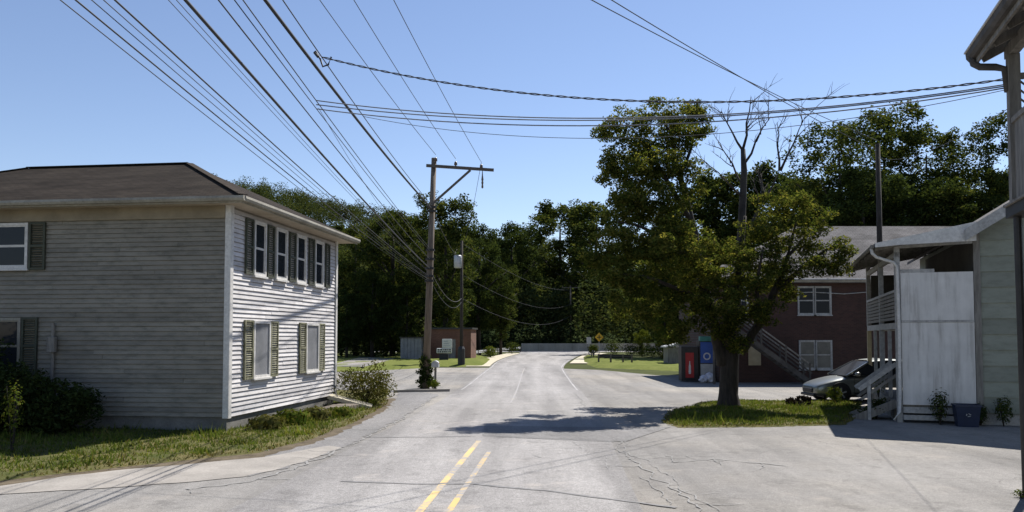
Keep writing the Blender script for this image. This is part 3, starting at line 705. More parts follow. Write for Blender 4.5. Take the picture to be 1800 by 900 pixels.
wire('overhead_cable', 'thin slack wire spiralling below the pair of close cables', cat_pts(pp(470), at(560, 190, 15.2), .35), .005, m_black)
# beyond the pole
far = [(pp(365), P2 + Vector((0, 0, 8.9)), .5, .02), (pp(472), P2 + Vector((0, 0, 5.6)), .8, .02), (pp(488), P2 + Vector((0, 0, 5.3)), .9, .014), (at(846, 285, PD-.2), P2 + Vector((.1, 0, 10.2)), .6, .011)]
for i, (a, b, s, r) in enumerate(far): wire('overhead_cable', ['cable sagging from the leaning pole to above the transformer', 'lower thick cable sagging from the leaning pole to the second pole', 'lowest pale cable sagging from the leaning pole to the second pole', 'bare wire from the crossarm end to the top of the second pole'][i], cat_pts(a, b, s), r, m_wire if i > 1 else m_black)
for i, (h, s) in enumerate(((10.2, 1.2), (7.6, 1.6), (5.6, 1.9))):
    wire('overhead_cable', ['top', 'middle', 'lowest'][i] + ' distant wire between the transformer pole and the far pole', cat_pts(P2 + Vector((0, 0, h)), P3 + Vector((0, 0, h+.6)), s), .016, m_wire)
def twisted(name, label, pts, r, rad, turns, n=5):
    fine = []
    for a, b in zip(pts[:-1], pts[1:]):
        for i in range(7): fine.append(a.lerp(b, i / 7))
    mb = MB()
    for ph in (0, PI):
        Q = [p + Vector((0, math.cos(ph + turns*2*PI*i/len(fine)) * rad, math.sin(ph + turns*2*PI*i/len(fine)) * rad)) for i, p in enumerate(fine)]
        mb.tube(Q, r, n)
    return tag(mb.build(name, m_wire, None, True), label, 'cable')
# service drops over the road to the porch on the right
SP = Vector((*(at(565, 100, 15.9)),)); E1 = at(1777, 138, 12.3); E2 = at(1777, 150, 12.3); E3 = at(1777, 156, 12.3)
s1 = twisted('service_drop', 'upper twisted service cable crossing the road from the splice to the porch', cat_pts(SP, E1, .62), .010, .013, 24)
sp_ = thing('cable_splice', 'looped cable splice at the start of the upper service cable', 'splice', SP)
MB().tube([(-.12, 0, .12), (-.02, 0, -.05), (.03, 0, -.2), (.14, 0, -.16), (.2, 0, 0)], .02, 6).build('loop', m_black, sp_, True)
MB().tube([(-.14, 0, .1), (-.06, 0, 0)], .035, 6).build('clamp', m_black, sp_)
SQ = at(556, 184, 15.1)
for k, dz in enumerate((0, .045, -.045)):
    wire('service_drop', ['middle', 'top', 'bottom'][k] + ' strand of the lower grey service bundle crossing the road to the porch', cat_pts(SQ + Vector((0, 0, dz*1.8)), E2 + Vector((0, 0, dz*.6)), .42 + .02*k), .011, m_wire2, 'strands of the lower service bundle')
wire('service_drop', 'faint thin service wire, lowest of those crossing the road', cat_pts(at(640, 205, 17.0), E3, .62), .006, m_wire)
# pair to the dark pole on the right
for i, (px, dy) in enumerate(((1040, .25), (1075, -.2))):
    A = P4 + Vector((0, 0, 10.6 + dy)); Md = at(px, 0, 17.2 - i*.4)
    wire('overhead_cable', ['lower', 'upper'][i] + ' wire of the pair descending over the big tree to the dark pole', cat_pts(A, span(A, Md, 1.5, .3), .3), .012, m_wire)
wire('overhead_cable', 'thin wire from the dark pole up to the near porch', cat_pts(P4 + Vector((0, 0, 10.1)), at(1777, 188, 12.3), .35), .006, m_wire)

# ------------------------------------------------------------------ left background: shed, sign, guardrail, barrier
sh = thing('brick_shed', 'small flat-roofed brick shed with one sunlit orange end beyond the lawn', 'shed', (-6.15, 80, .2), -.1)
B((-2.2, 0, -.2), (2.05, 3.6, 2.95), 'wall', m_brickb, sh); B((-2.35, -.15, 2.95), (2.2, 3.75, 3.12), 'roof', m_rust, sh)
B((-.4, -.03, -.2), (.5, -.002, 1.95), 'door', m_porchd, sh)
gs = thing('grey_shed', 'low grey metal shed in shade behind the leaning utility pole', 'shed', (-9.9, 78, .2))
for i in range(6): B((-1.0+i*.34, 0, -.2), (-.68+i*.34, 1.6, 2.05+.02*(i % 2)), 'wall_panel', M('grey_metal', (.16, .165, .17), (.24, .245, .25), 2, .6, .1, fine=9), gs)
B((-1.12, -.12, 2.08), (1.16, 1.72, 2.18), 'roof', m_rust, gs)
sp = gnd(781, 637); sg = thing('roadside_sign', 'white roadside sign with a letter board on a dark pedestal before the brick shed', 'sign', (sp.x, sp.y-.5, 0))
B((-.42, -.15, -.1), (.42, .15, .8), 'pedestal', m_black, sg, .02)
o = MB().box((-.68, -.09, .86), (.74, .09, 1.34)).build('letter_board', m_trim, sg, bevel=.05)
for r_ in range(2):
    x = -.58
    while x < .6:
        w = rnd.uniform(.07, .2); B((x, -.1, .95+r_*.18), (min(x+w, .66), -.0905, 1.07+r_*.18), 'letter_mark', m_black, o); x += w + .06
o = MB().box((-.16, -.08, 1.36), (.76, .08, 2.2)).build('upper_panel', m_trim, sg, bevel=.02)
for r_ in range(3): B((-.04, -.09, 1.52+r_*.21), (.58-.1*r_, -.0805, 1.60+r_*.21), 'letter_mark', m_galv, o)

def guardrail(label, pts, end=None):
    t = thing('guardrail', label, 'guardrail', pts[0]); o = Vector(pts[0]); P = [Vector(p)-o for p in pts]
    m = MB(); prof = [(-.03, .40), (.02, .45), (-.03, .52), (-.03, .60), (.02, .67), (-.03, .72)]
    for a, b in zip(P[:-1], P[1:]):
        d = (b-a).normalized(); n = Vector((-d.y, d.x, 0)); v = []
        for q in (a, b): v += [q + n*x + Vector((0, 0, z)) for x, z in prof]
        m.add(v, [(i, i+1, 7+i, 6+i) for i in range(5)])
    m.build('rail', m_galv if end is None else m_rust, t)
    for p in P: B((p.x-.07, p.y-.07, -.2), (p.x+.07, p.y+.07, .75), 'post', m_arm, t)
    return t
guardrail('grey guardrail along the footway beyond the brick shed', [(-4.6, 84, .15), (-3.9, 92, .15), (-3.0, 100, .15), (-1.9, 108, .15), (-.3, 116, .15), (1.3, 124, .15)])
guardrail('dark guardrail end on the small lawn across the road', [(7.6, 70, .15), (8.6, 69.5, .15), (9.6, 69, .15), (10.3, 68.6, .1)], 1)
guardrail('dark guardrail beside the yellow diamond sign', [(11.6, 118, .1), (10.4, 104, .1), (9.2, 90, .1)], 1)
br = thing('concrete_barrier', 'long weathered concrete barrier wall across the end of the road', 'barrier', (0, 136, 0))
for i in range(9):
    x = 1.6 + i*2.9
    MB().prism([(0, -.1), (.5, -.1), (.42, .35), (.30, 1.28), (.16, 1.28), (.06, .35)], x, x+2.86, 'yz').build('barrier_block', m_wallconc, br)
for i in range(4):
    MB().prism([(0, -.1), (.5, -.1), (.42, .35), (.30, 1.05), (.16, 1.05), (.06, .35)], 28+i*2.9, 30.86+i*2.9, 'yz').build('barrier_block', m_wallconc, br)

ds = thing('warning_sign', 'yellow diamond warning sign with a black symbol beside the road', 'sign', ((1053-900)/F*100, 100, 0))
B((-.04, .02, -.1), (.04, .08, 2.9), 'post', m_galv, ds)
q = .55
o = MB().prism([(0, 2.35-q*1.05), (q, 2.35), (0, 2.35+q*1.05), (-q, 2.35)], -.01, .015, 'xz').build('plate', M('sign_yellow', (.62, .36, .02), (.70, .42, .03), 2, .5, 0), ds)
MB().bar((0, -.018, 2.05), (0, -.018, 2.62), .09, .012).bar((-.26, -.018, 2.34), (.26, -.018, 2.34), .012, .09).build('cross_symbol', m_black, o)
ws = thing('white_sign', 'small white rectangular sign left of the yellow diamond sign', 'sign', ((1035-900)/F*104, 104, 0))
B((-.04, .02, -.1), (.04, .08, 2.4), 'post', m_galv, ws); B((-.30, -.012, 1.5), (.30, .015, 2.35), 'plate', m_trim, ws)

# ------------------------------------------------------------------ brick house on the right
Bk = thing('brick_house', 'two-storey dark red brick house with grey roof behind the big tree', 'house', (10.9, 42, 0))
BX = 10.9
bw, bd, be = 22.0, 10.0, 5.45
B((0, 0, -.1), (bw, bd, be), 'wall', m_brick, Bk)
rdge = 8.95; ovb = .5
ov = ovb; zr = be - .12
Ea, Eb, Ec, Ed = (-.5, -ov, zr), (bw+.5, -ov, zr), (bw+.5, bd+ov, zr), (-.5, bd+ov, zr); Ra, Rb = (5.9, bd/2, rdge), (bw-5.4, bd/2, rdge)
dn2 = lambda p: (p[0], p[1], p[2] - .1)
mesh('roof', [Ea, Eb, Ec, Ed, Ra, Rb] + [dn2(Ea), dn2(Eb), dn2(Ec), dn2(Ed)], [(0, 1, 5, 4), (1, 2, 5), (2, 3, 4, 5), (3, 0, 4), (1, 0, 6, 7), (2, 1, 7, 8), (3, 2, 8, 9), (0, 3, 9, 6), (6, 9, 8, 7)], m_roofg, Bk)
B((-.38, -ovb-.03, be-.2), (bw+.38, -ovb-.001, be+.0), 'fascia', m_fascia, Bk)
MB().tube([(-.3, -ovb-.08, be-.06), (bw+.3, -ovb-.08, be-.06)], .055, 8).build('gutter', m_porch, Bk)
for (px0, px1, z0, z1, gm) in ((1402, 1462, 3.62, 5.0, m_glass), (1403, 1462, .75, 2.15, M('pane_reflection', (.07, .068, .06), (.13, .125, .11), 1.5, .4, .05))):  # lower panes carry a grey-beige reflection painted as their colour
    x0 = (px0-900)/F*42 - BX; x1 = (px1-900)/F*42 - BX; xm = (x0+x1)/2
    window(Bk, 'f', x0+.08, xm-.05, z0, z1, gm, tm=m_porch); window(Bk, 'f', xm+.05, x1-.08, z0, z1, gm, tm=m_porch)
window(Bk, 'f', .7, 1.5, 3.6, 5.0)
x0 = (1318-900)/F*42-BX; B((x0-.1, -.03, .9), (x0+.55, -.002, 2.0), 'notice_board', m_tan, Bk)
MB().tube([(3.2, -.04, 4.72), (5.0, -.04, 4.75), (6.6, -.04, 4.66), (8.2, -.04, 4.78)], .025, 6).build('wall_cable', m_porch, Bk)
# outside stair
st = thing('outside_stair', 'steep wooden outside stair with railings climbing the brick house wall', 'stair', (15.2, 40.9, 0))
topx, topz = -3.75, 2.75
for y in (-.45, .45): MB().bar((.1, y, -.05), (topx, y, topz), .05, .24).build('stringer', m_stair, st)
for i in range(13):
    t = (i+.7)/13.5; B((topx*t-.14, -.42, topz*t+.02), (topx*t+.12, .42, topz*t+.06), 'tread', m_stair, st)
for y in (-.45, .45):
    for dz in (.55, .95): MB().bar((0, y, dz), (topx, y, topz+dz), .05, .07).build('handrail', m_porchd if dz > .9 else m_stair, st)
    for t in (.03, .35, .68, 1.0): B((topx*t-.04, y-.04, topz*t), (topx*t+.04, y+.04, topz*t+1.0), 'rail_post', m_stair, st)
B((topx-1.3, -.5, topz-.12), (topx-.05, .9, topz), 'landing', m_stair, st)
for x in (topx-1.2, topx-.15): B((x-.05, -.45, -.1), (x+.05, -.35, topz-.125), 'landing_post', m_stair, st)

def vending(label, x, y, w, h, cm, panel):
    v = thing('vending_machine', label, 'vending machine', (x, y, 0))
    B((-w/2, 0, .05), (w/2, .75, h), 'cabinet', m_rust, v, .015)
    return v
m_red = M('red_front', (.33, .018, .02), (.40, .025, .026), 3, .35, 0); m_blue = M('blue_front', (.02, .07, .30), (.03, .10, .38), 2, .35, 0)
v1 = vending('dark vending machine with red front and white bottle picture', 9.5, 42.6, .92, 1.88, 0, 0)
pn = B((-.24, -.02, .22), (.2, -.001, 1.55), 'front_panel', m_red, v1)
bt = [(.055, .0), (.065, .12), (.055, .3), (.06, .38), (.03, .52), (.02, .62), (.024, .68)]
MB().prism([(-.02+a, .42+b) for a, b in bt] + [(-.02-a, .42+b) for a, b in reversed(bt)], -.026, -.0205, 'xz').build('bottle_picture', m_trim, pn)
B((-.2, -.03, .1), (.16, -.001, .19), 'delivery_flap', m_black, v1)
v2 = vending('blue-fronted vending machine with a white ring emblem beside the big trunk', 10.4, 42.6, .78, 2.2, 0, 0)
pn = B((-.34, -.02, 1.0), (.34, -.001, 2.12), 'front_panel', m_blue, v2)
rg = MB()
for k in range(16):
    a, b = 2*PI*k/16, 2*PI*(k+1)/16
    rg.prism([(.2*math.cos(a), 1.36+.2*math.sin(a)), (.2*math.cos(b), 1.36+.2*math.sin(b)), (.13*math.cos(b), 1.36+.13*math.sin(b)), (.13*math.cos(a), 1.36+.13*math.sin(a))], -.027, -.0205, 'xz')
rg.build('ring_emblem', m_trim, pn)
B((-.34, -.02, .12), (.34, -.001, .95), 'lower_panel', m_galv, v2)
MB().prism([(-.36, 2.16), (.36, 2.16), (.36, 2.42), (-.36, 2.42)], -.05, .3, 'xz').build('top_sign', M('teal_top', (.03, .16, .13), (.06, .25, .2), 6, .5, 0), v2)
def bag(label, x, y, r, h, seed):
    R = random.Random(seed); bm = bmesh.new(); bmesh.ops.create_icosphere(bm, subdivisions=3, radius=1)
    for v in bm.verts:
        k = 1 + .22*math.sin(5*v.co.x+seed)*math.sin(6*v.co.z) + R.uniform(-.07, .07); neck = max(0, v.co.z-.45)
        v.co = Vector((v.co.x*r*k*(1-neck*.9), v.co.y*r*k*(1-neck*.9), (v.co.z+1)*h/2*(1+.1*neck)))
    me = bpy.data.meshes.new('plastic_bag'); bm.to_mesh(me); bm.free(); me.materials.append(M('bag_plastic', (.42, .42, .46), (.62, .61, .66), 6, .4, .4)); 
    o = link(bpy.data.objects.new('plastic_bag', me)); o.location = (x, y, -.02); tag(o, label, 'bag', 'white bags by the vending machines')
bag('larger white plastic bag on the ground before the blue vending machine', 10.35, 41.9, .28, .55, 1); bag('smaller white plastic bag before the red vending machine', 10.0, 41.8, .22, .42, 3)
ss = thing('small_shed', 'tiny grey shed with pale sloping roof left of the brick house', 'shed', (13.4, 66, 0))
B((-.5, 0, -.1), (1.2, 2.0, 1.5), 'wall', m_porchd, ss); MB().prism([(-.7, 1.5), (1.4, 2.0), (1.4, 2.1), (-.7, 1.6)], -.2, 2.2, 'xz').build('roof', m_galv, ss)

# ------------------------------------------------------------------ parked car
def car(label, loc, rz):
    c = thing('parked_car', label, 'car', loc, rz)
    # stations along the length (x: nose 0 .. tail 4.35): lower height, belt height, half widths
    pc = M('car_paint', (.21, .22, .205), (.23, .24, .225), 2, .3, 0, metal=.6)
    st = [(0.0, .30, .56, .56), (.06, .24, .66, .70), (.22, .21, .74, .80), (.55, .20, .86, .855), (1.0, .20, .96, .88), (1.35, .20, 1.00, .89), (2.0, .20, 1.00, .90), (2.9, .20, 1.01, .90), (3.5, .22, 1.03, .88), (4.0, .25, 1.04, .84), (4.25, .30, .98, .78), (4.35, .36, .85, .70)]
    v = []; ring = 10
    for x, lo, hi, w in st:
        for u, z in ((w*.86, lo), (w*.98, lo+.10), (w, lo+(hi-lo)*.45), (w*.985, lo+(hi-lo)*.75), (w*.90, hi-.02)):
            v.append((x, -u, z))
        for u, z in ((w*.90, hi-.02), (w*.985, lo+(hi-lo)*.75), (w, lo+(hi-lo)*.45), (w*.98, lo+.10), (w*.86, lo)):
            v.append((x, u, z))
    f = [(i*ring+k, i*ring+(k+1) % ring, (i+1)*ring+(k+1) % ring, (i+1)*ring+k) for i in range(len(st)-1) for k in range(ring)]
    f += [tuple(range(ring-1, -1, -1)), tuple((len(st)-1)*ring+k for k in range(ring))]
    body = MB().add(v, f).build('body', pc, c, True)
    mod = body.modifiers.new('round', 'SUBSURF'); mod.levels = 2; mod.render_levels = 2
    # cabin
    cab = [(1.12, .97, .80), (2.05, 1.50, .62), (2.7, 1.56, .63), (3.4, 1.52, .61), (4.12, 1.00, .76)]
    v = [(x, s*w, z) for x, z, w in cab for s in (-1, 1)]
    roof = MB()
    for i, (x, z, w) in enumerate(cab[1:4]): pass
    rv = []; 
    for x, z, w in cab[1:4]: rv += [(x, -w-.01, z-.02), (x, -w*.7, z+.035), (x, w*.7, z+.035), (x, w+.01, z-.02)]
    MB().add(rv, [(i*4+k, i*4+k+1, (i+1)*4+k+1, (i+1)*4+k) for i in range(2) for k in range(3)]).build('roof', pc, c, True)
    def pl4(a, b, cc, d, name, mat): return mesh(name, [a, b, cc, d], [(0, 1, 2, 3)], mat, c)
    def P(i, s, dz=0, dw=0): x, z, w = cab[i]; return (x, s*(w+dw), z+dz)
    pl4(P(0, -1), P(0, 1), P(1, 1), P(1, -1), 'windscreen', m_glass); pl4(P(4, 1), P(4, -1), P(3, -1), P(3, 1), 'rear_window', m_glass)
    for s in (-1, 1):
        lowm = (2.35, s*.815, .985); lowr = (3.35, s*.80, .99)
        mesh('side_window', [(1.28, s*.80, .98), lowm, (2.45, s*.628, 1.51), P(1, s, -.03)], [(0, 1, 2, 3)], m_glass, c)
        mesh('side_window', [(2.43, s*.815, .985), lowr, (3.3, s*.618, 1.50), (2.53, s*.63, 1.515)], [(0, 1, 2, 3)], m_glass, c)
        mesh('side_window', [(3.43, s*.80, .99), (4.05, s*.762, 1.0), P(3, s, -.03), (3.38, s*.616, 1.50)], [(0, 1, 2, 3)], m_glass, c)
        for a, b in (((1.12, s*.802, .97), (2.05, s*.632, 1.48)), ((2.39, s*.82, .97), (2.49, s*.638, 1.52)), ((3.39, s*.81, .98), (3.34, s*.628, 1.51)), ((4.12, s*.765, 1.0), (3.4, s*.622, 1.51))):
            MB().bar(a, b, .05, .06).build('pillar', pc, c)
        dr = MB().bar((1.35, s*.904, .34), (2.35, s*.91, .34), .012, .05).build('door_sill', m_black, c)
        for x in (1.36, 2.38, 3.3): MB().bar((x, s*.897, .32), (x, s*.885, .9), .008, .012).build('door_gap', m_black, c)
        MB().box((2.1, s*.9-.012, .78), (2.3, s*.9+.022, .81)).build('door_handle', pc, c)
        mi = MB().lathe((1.45, s*.98, 1.02), [(.02, -.07), (.09, -.05), (.10, .05), (.05, .09)], 10).build('mirror', pc, c, True)
        MB().box((.12, s*.56-.15, .47), (.36, s*.56+.13, .58)).build('headlight', M('lamp_glass', (.55, .57, .6), (.7, .72, .74), 9, .1, 0), c, bevel=.04)
        for x in (.86, 3.48):
            wh = MB().lathe((x, s*.80, .345), [(.20, -.11), (.31, -.11), (.345, -.07), (.345, .07), (.31, .11), (.20, .11)], 28, 'y').build('wheel', m_black, c, True)
            rim = MB().lathe((x, s*.80+s*.085, .345), [(.21, -.02), (.22, .02), (.19, .035)], 24, 'y').build('rim', m_galv, wh, True)
            for k in range(5):
                a = 2*PI*k/5+.3; MB().bar((x+.04*math.cos(a), s*.925, .345+.04*math.sin(a)), (x+.2*math.cos(a), s*.925, .345+.2*math.sin(a)), .05, .02, (0, 1, 0)).build('spoke', m_galv, wh)
            MB().lathe((x, s*.845, .345), [(.39, -.04), (.395, .04), (.375, .055)], 28, 'y').build('wheel_arch', m_black, c)
    MB().box((-.03, -.42, .34), (.05, .42, .5)).build('grille', m_black, c, bevel=.015)
    MB().box((-.04, -.6, .20), (.10, .6, .30)).build('bumper_lip', m_black, c, bevel=.02)
    B((.3, -.7, .18), (4.1, .7, .3), 'underbody', m_black, c)
    return c
cp = gnd(1418, 709)
car('grey-green hatchback parked nose out beside the porch stair', (11.1, 30.0, 0), .03)

# ------------------------------------------------------------------ green-grey house with porch
G = thing('green_house', 'green-grey house with a two-level side porch closed by whitewashed panels', 'house', (10.9, 22.5, 0), -math.atan2(.313, .95))
bpy.context.view_layer.update()
PX, PL = 1.98, 7.4
# main wall (lapped wide boards up into the gable)
hx0, hx1, hy1, rx = PX, 10.2, 9.0, 6.3
def roofz(x): return 5.42 + (min(x, 2*rx-x) - hx0) * .64
MB().prism([(hx0+.03, .3), (hx1-.03, .3), (hx1-.03, roofz(hx1)-.05), (rx, roofz(rx)-.05), (hx0+.03, roofz(hx0)-.05)], .05, hy1, 'xz').build('wall_core', m_green, G)
B((hx0+.05, .07, -.1), (hx1-.05, hy1-.05, .32), 'foundation', m_porch, G)
ph = .43; z = .32
while z < roofz(rx) - .1:
    z1 = min(z + ph, roofz(rx) - .06)
    def lim(zz): return max(hx0, hx0 + (zz - 5.36) / .64), min(hx1, hx1 - (zz - (5.36 + (hx1 - (2*rx-hx0)) * -.64)) / .64) if zz > 5.3 else hx1
    a0, b0 = lim(z); a1, b1 = lim(z1); b0 = 2*rx-a0 if z > 5.36 else hx1; b1 = 2*rx-a1 if z1 > 5.36 else hx1
    y0, y1_ = .05, .05
    v = [(a0, .05, z), (b0, .05, z), (b1, .05, z1), (a1, .05, z1), (a0, .0, z), (b0, .0, z), (b1, .028, z1), (a1, .028, z1)]
    MB().add(v, [(0,1,2,3),(4,7,6,5),(0,4,5,1),(1,5,6,2),(2,6,7,3),(3,7,4,0)]).build('siding_board', m_green, G)
    z += ph
MB().box((hx0-.06, -.03, .25), (hx0+.1, .0-.001, 5.3)).build('corner_board', m_porchd, G)
# main roof and rake boards
def rslope(sgn):
    xa = hx0-.35 if sgn < 0 else 2*rx-hx0+.35; za = roofz(hx0) - .35*.64
    return MB().prism([(xa, za), (rx, roofz(rx)), (rx, roofz(rx)+.1), (xa, za+.1)], -.55, hy1+.4, 'xz').build('roof', m_roofg, G)
rslope(-1); rslope(1)
for sgn in (-1, 1):
    xa = hx0-.36 if sgn < 0 else 2*rx-hx0+.36; za = roofz(hx0)-.36*.64
    MB().prism([(xa, za-.20), (rx, roofz(rx)-.20), (rx, roofz(rx)+.12), (xa, za+.12)], -.60, -.552, 'xz').build('rake_board', m_porch, G)
# porch roof
def pz(x): return 4.92 + (x + .62) * .20
MB().prism([(-.62, pz(-.62)), (PX+.2, pz(PX+.2)), (PX+.2, pz(PX+.2)+.09), (-.62, pz(-.62)+.09)], -.42, PL+.4, 'xz').build('porch_roof', m_roofg, G)
MB().prism([(-.60, pz(-.6)-.02), (.05, pz(.05)-.10), (PX-.07, 5.0), (PX-.07, pz(PX)+.08), (-.60, pz(-.6)+.10)], -.47, -.425, 'xz').build('porch_fascia', m_trim, G)
MB().prism([(.02, 4.9), (PX-.07, 4.98), (PX-.07, pz(PX)-.05), (.02, pz(0)-.05)], -.005, .04, 'xz').build('porch_infill', m_porch, G)
MB().tube([(-.68, -.4, pz(-.62)+.01), (-.68, PL+.4, pz(-.62)+.01)], .06, 8).build('gutter', m_porchd, G)
for i in range(9): y = -.2 + i*.95; MB().bar((-.58, y, pz(-.58)-.055), (PX, y, pz(PX)-.055), .05, .09).build('rafter', m_porchd, G)
# floors, posts, panels
B((-.05, .06, 2.62), (PX, PL, 2.80), 'upper_floor', m_porch, G); B((-.05, .06, .42), (PX, PL, .56), 'lower_floor', m_porchd, G)
B((PX-.04, .08, .56), (PX, PL, 5.2), 'inner_wall', m_inshade, G)
B((.1, PL-.12, 2.8), (PX-.05, PL-.06, 4.66), 'end_screen', m_inshade, G)
for y in (0, 3.6, PL-.14):
    B((-.06, y, 2.80), (.08, y+.14, pz(0)-.0), 'post', m_porch, G); B((-.06, y, -.1), (.08, y+.14, 2.62), 'post', m_tan if y > 5 else m_porch, G)
for y in (1.8, 5.4): B((-.04, y, .56), (.06, y+.10, 2.62), 'post', m_porch, G)
B((-.05, .0, 4.66), (.07, PL, 4.80), 'top_beam', m_porch, G)
for z0, z1, y in ((2.86, 4.2, -.025), (.50, 2.80, -.025)): B((.085, y, z0), (PX-.075, y+.02, z1), 'whitewashed_panel', m_panel, G)
B((.085, -.04, 2.805), (PX-.075, -.004, 2.855), 'panel_joint', m_porch, G)
B((.085, -.012, 4.205), (.95, .012, 4.30), 'panel_edge', m_porch, G)
for z0, z1 in ((.08, .22), (.27, .44)): B((.085, -.06, z0), (PX-.1, -.03, z1), 'skirt_board', m_porch, G)
# slatted balcony rail on the porch side
B((-.06, .15, 3.66), (.06, PL-.15, 3.74), 'balcony_rail', m_porch, G)
for i in range(7): z = 2.88 + i*.11; B((-.05, .15, z), (-.025, PL-.15, z+.085), 'balcony_slat', m_porchd, G)
# downspout
MB().tube([(-.68, -.28, pz(-.62)-.03), (-.66, -.28, pz(-.62)-.16), (-.55, -.24, pz(-.62)-.27), (-.1, -.10, pz(-.62)-.42), (.0, -.075, pz(-.62)-.55), (.02, -.075, 2.5), (.0, -.09, .8), (-.03, -.12, .30), (-.16, -.22, .08)], .045, 8).build('downspout', m_trim, G, True)
# porch stair going down to the left
MB().bar((.0, .5, .5), (-1.15, .5, -.02), .05, .24).build('stringer', m_porchd, G); MB().bar((.0, 1.6, .5), (-1.15, 1.6, -.02), .05, .24).build('stringer', m_porchd, G)
for i in range(3): B((-.42-i*.33, .48, .32-i*.15), (-.08-i*.33, 1.62, .36-i*.15), 'step', m_porchd, G)
for y in (.5, 1.6):
    MB().bar((.0, y, 1.62), (-1.0, y, .86), .05, .12).build('stair_rail', m_porch, G); MB().bar((.0, y, 1.30), (-.95, y, .58), .04, .08).build('stair_rail', m_porchd, G)
B((-.78, .44, -.1), (-.69, .53, 1.02), 'stair_post', m_porch, G)
for i in range(9): y = .9 + i*.72; B((-.02, y, -.05), (.02, y+.62, .40), 'skirt_panel', m_porchd, G)

def gw(x, y, z=0): return G.matrix_basis @ Vector((x, y, z))
q = gw(1.55, -.55); bn = thing('recycling_bin', 'dark blue plastic bin standing before the whitewashed panels', 'bin', q, G.rotation_euler.z)
m_bin = M('blue_plastic', (.008, .016, .045), (.013, .024, .06), 4, .45, .1)
MB().add([(-.24,-.20,0),(.24,-.20,0),(.24,.20,0),(-.24,.20,0),(-.30,-.26,.56),(.30,-.26,.56),(.30,.26,.56),(-.30,.26,.56),(-.26,-.22,.56),(.26,-.22,.56),(.26,.22,.56),(-.26,.22,.56),(-.2,-.17,.04),(.2,-.17,.04),(.2,.17,.04),(-.2,.17,.04)],
   [(0,3,2,1),(0,1,5,4),(1,2,6,5),(2,3,7,6),(3,0,4,7),(4,5,9,8),(5,6,10,9),(6,7,11,10),(7,4,8,11),(8,9,13,12),(9,10,14,13),(10,11,15,14),(11,8,12,15),(12,13,14,15)]).build('tub', m_bin, bn)
MB().box((-.32, -.28, .54), (.32, -.245, .59)).box((-.32, .245, .54), (.32, .28, .59)).box((-.32, -.245, .54), (-.285, .245, .59)).box((.285, -.245, .54), (.32, .245, .59)).build('rim', m_bin, bn)
mk = MB()
for k in range(3):
    a = 2*PI*k/3; mk.prism([(.07*math.cos(a+.2), .32+.05*math.sin(a+.2)), (.07*math.cos(a+1.5), .32+.05*math.sin(a+1.5)), (.045*math.cos(a+1.5), .32+.03*math.sin(a+1.5)), (.045*math.cos(a+.2), .32+.03*math.sin(a+.2))], -.262, -.238, 'xz')
mk.build('arrow_mark', m_galv, bn)
for i, (x, y, r, h, m) in enumerate(((.95, -.3, .28, .95, l_mid), (2.5, -.25, .26, .8, l_mid), (1.95, -.2, .22, .6, l_dark), (3.5, -.3, .35, .35, l_dark))):
    plant('weed', ['tall leaning weed before the whitewashed panels', 'weed climbing at the corner of the green-grey house', 'weeds behind the dark blue bin', 'low weeds at the foot of the green-grey wall'][i], 'weeds', gw(x, y), r, h, 330, .10, m, 6, 70+i, .1)
plant('potted_plant', 'flowering plant with pale blooms by the porch stair', 'plant', gw(-.25, 2.6, .56), .28, .75, 300, .10, leafmat('pale_bloom', [(.10, .13, .04), (.12, .15, .05), (.55, .5, .5), (.3, .25, .08)], .2), 5, 80, .2)
plant('weed', 'dark weeds under the porch stair', 'weeds', gw(-.55, .9), .55, .55, 700, .10, l_dark, 6, 81, .1)

# ------------------------------------------------------------------ near porch at the right edge
N = thing('porch_building', 'raised grey porch with lattice and rafters on a black steel post', 'building', (7.78, 12.15, 0), -math.atan2(.313, .95))
dz = 4.42
MB().tube([(0, 0, -.2), (-.02, 0, dz-.18)], .058, 10).build('steel_post', m_rust, N)
B((-.12, -9, dz-.17), (3.2, .25, dz-.0), 'deck_frame', m_rust, N)
for i in range(14): B((-.16, -9+i*.66, dz), (3.2, -8.36+i*.66, dz+.035), 'deck_board', m_porchd, N)
for y in (.02, -3.0, -6.0): B((-.08, y, dz+.035), (.08, y+.16, 6.79), 'porch_post', m_porchd, N)
for i in range(24):
    x = .09 + i*.13; B((x, .06, dz+.0351), (x+.12, .09, dz+1.28), 'rail_board', m_porchd, N)
for i in range(56): y = -.05 - i*.16; B((-.04, y-.15, dz+.0351), (-.01, y, dz+1.28), 'rail_board', m_porchd, N)
B((.08, .03, dz+1.28), (3.2, .12, dz+1.36), 'top_rail', m_porchd, N); B((-.07, -9, dz+1.28), (.05, .02, dz+1.36), 'top_rail', m_porchd, N)
for i in range(22):
    for s in (-1, 1):
        x = .1 + i*.14; a = (x, .07+s*.006, dz+1.36); b = (x + s*.62, .07+s*.006, dz+1.98)
        if s < 0 and x - .62 < .08: k = (x-.08)/.62; b = (.08, .07-.006, dz+1.36+.62*k)
        MB().bar(a, b, .008, .03).build('lattice_slat', m_porchd, N)
B((.08, .02, dz+1.98), (3.2, .12, dz+2.06), 'lattice_rail', m_porchd, N)
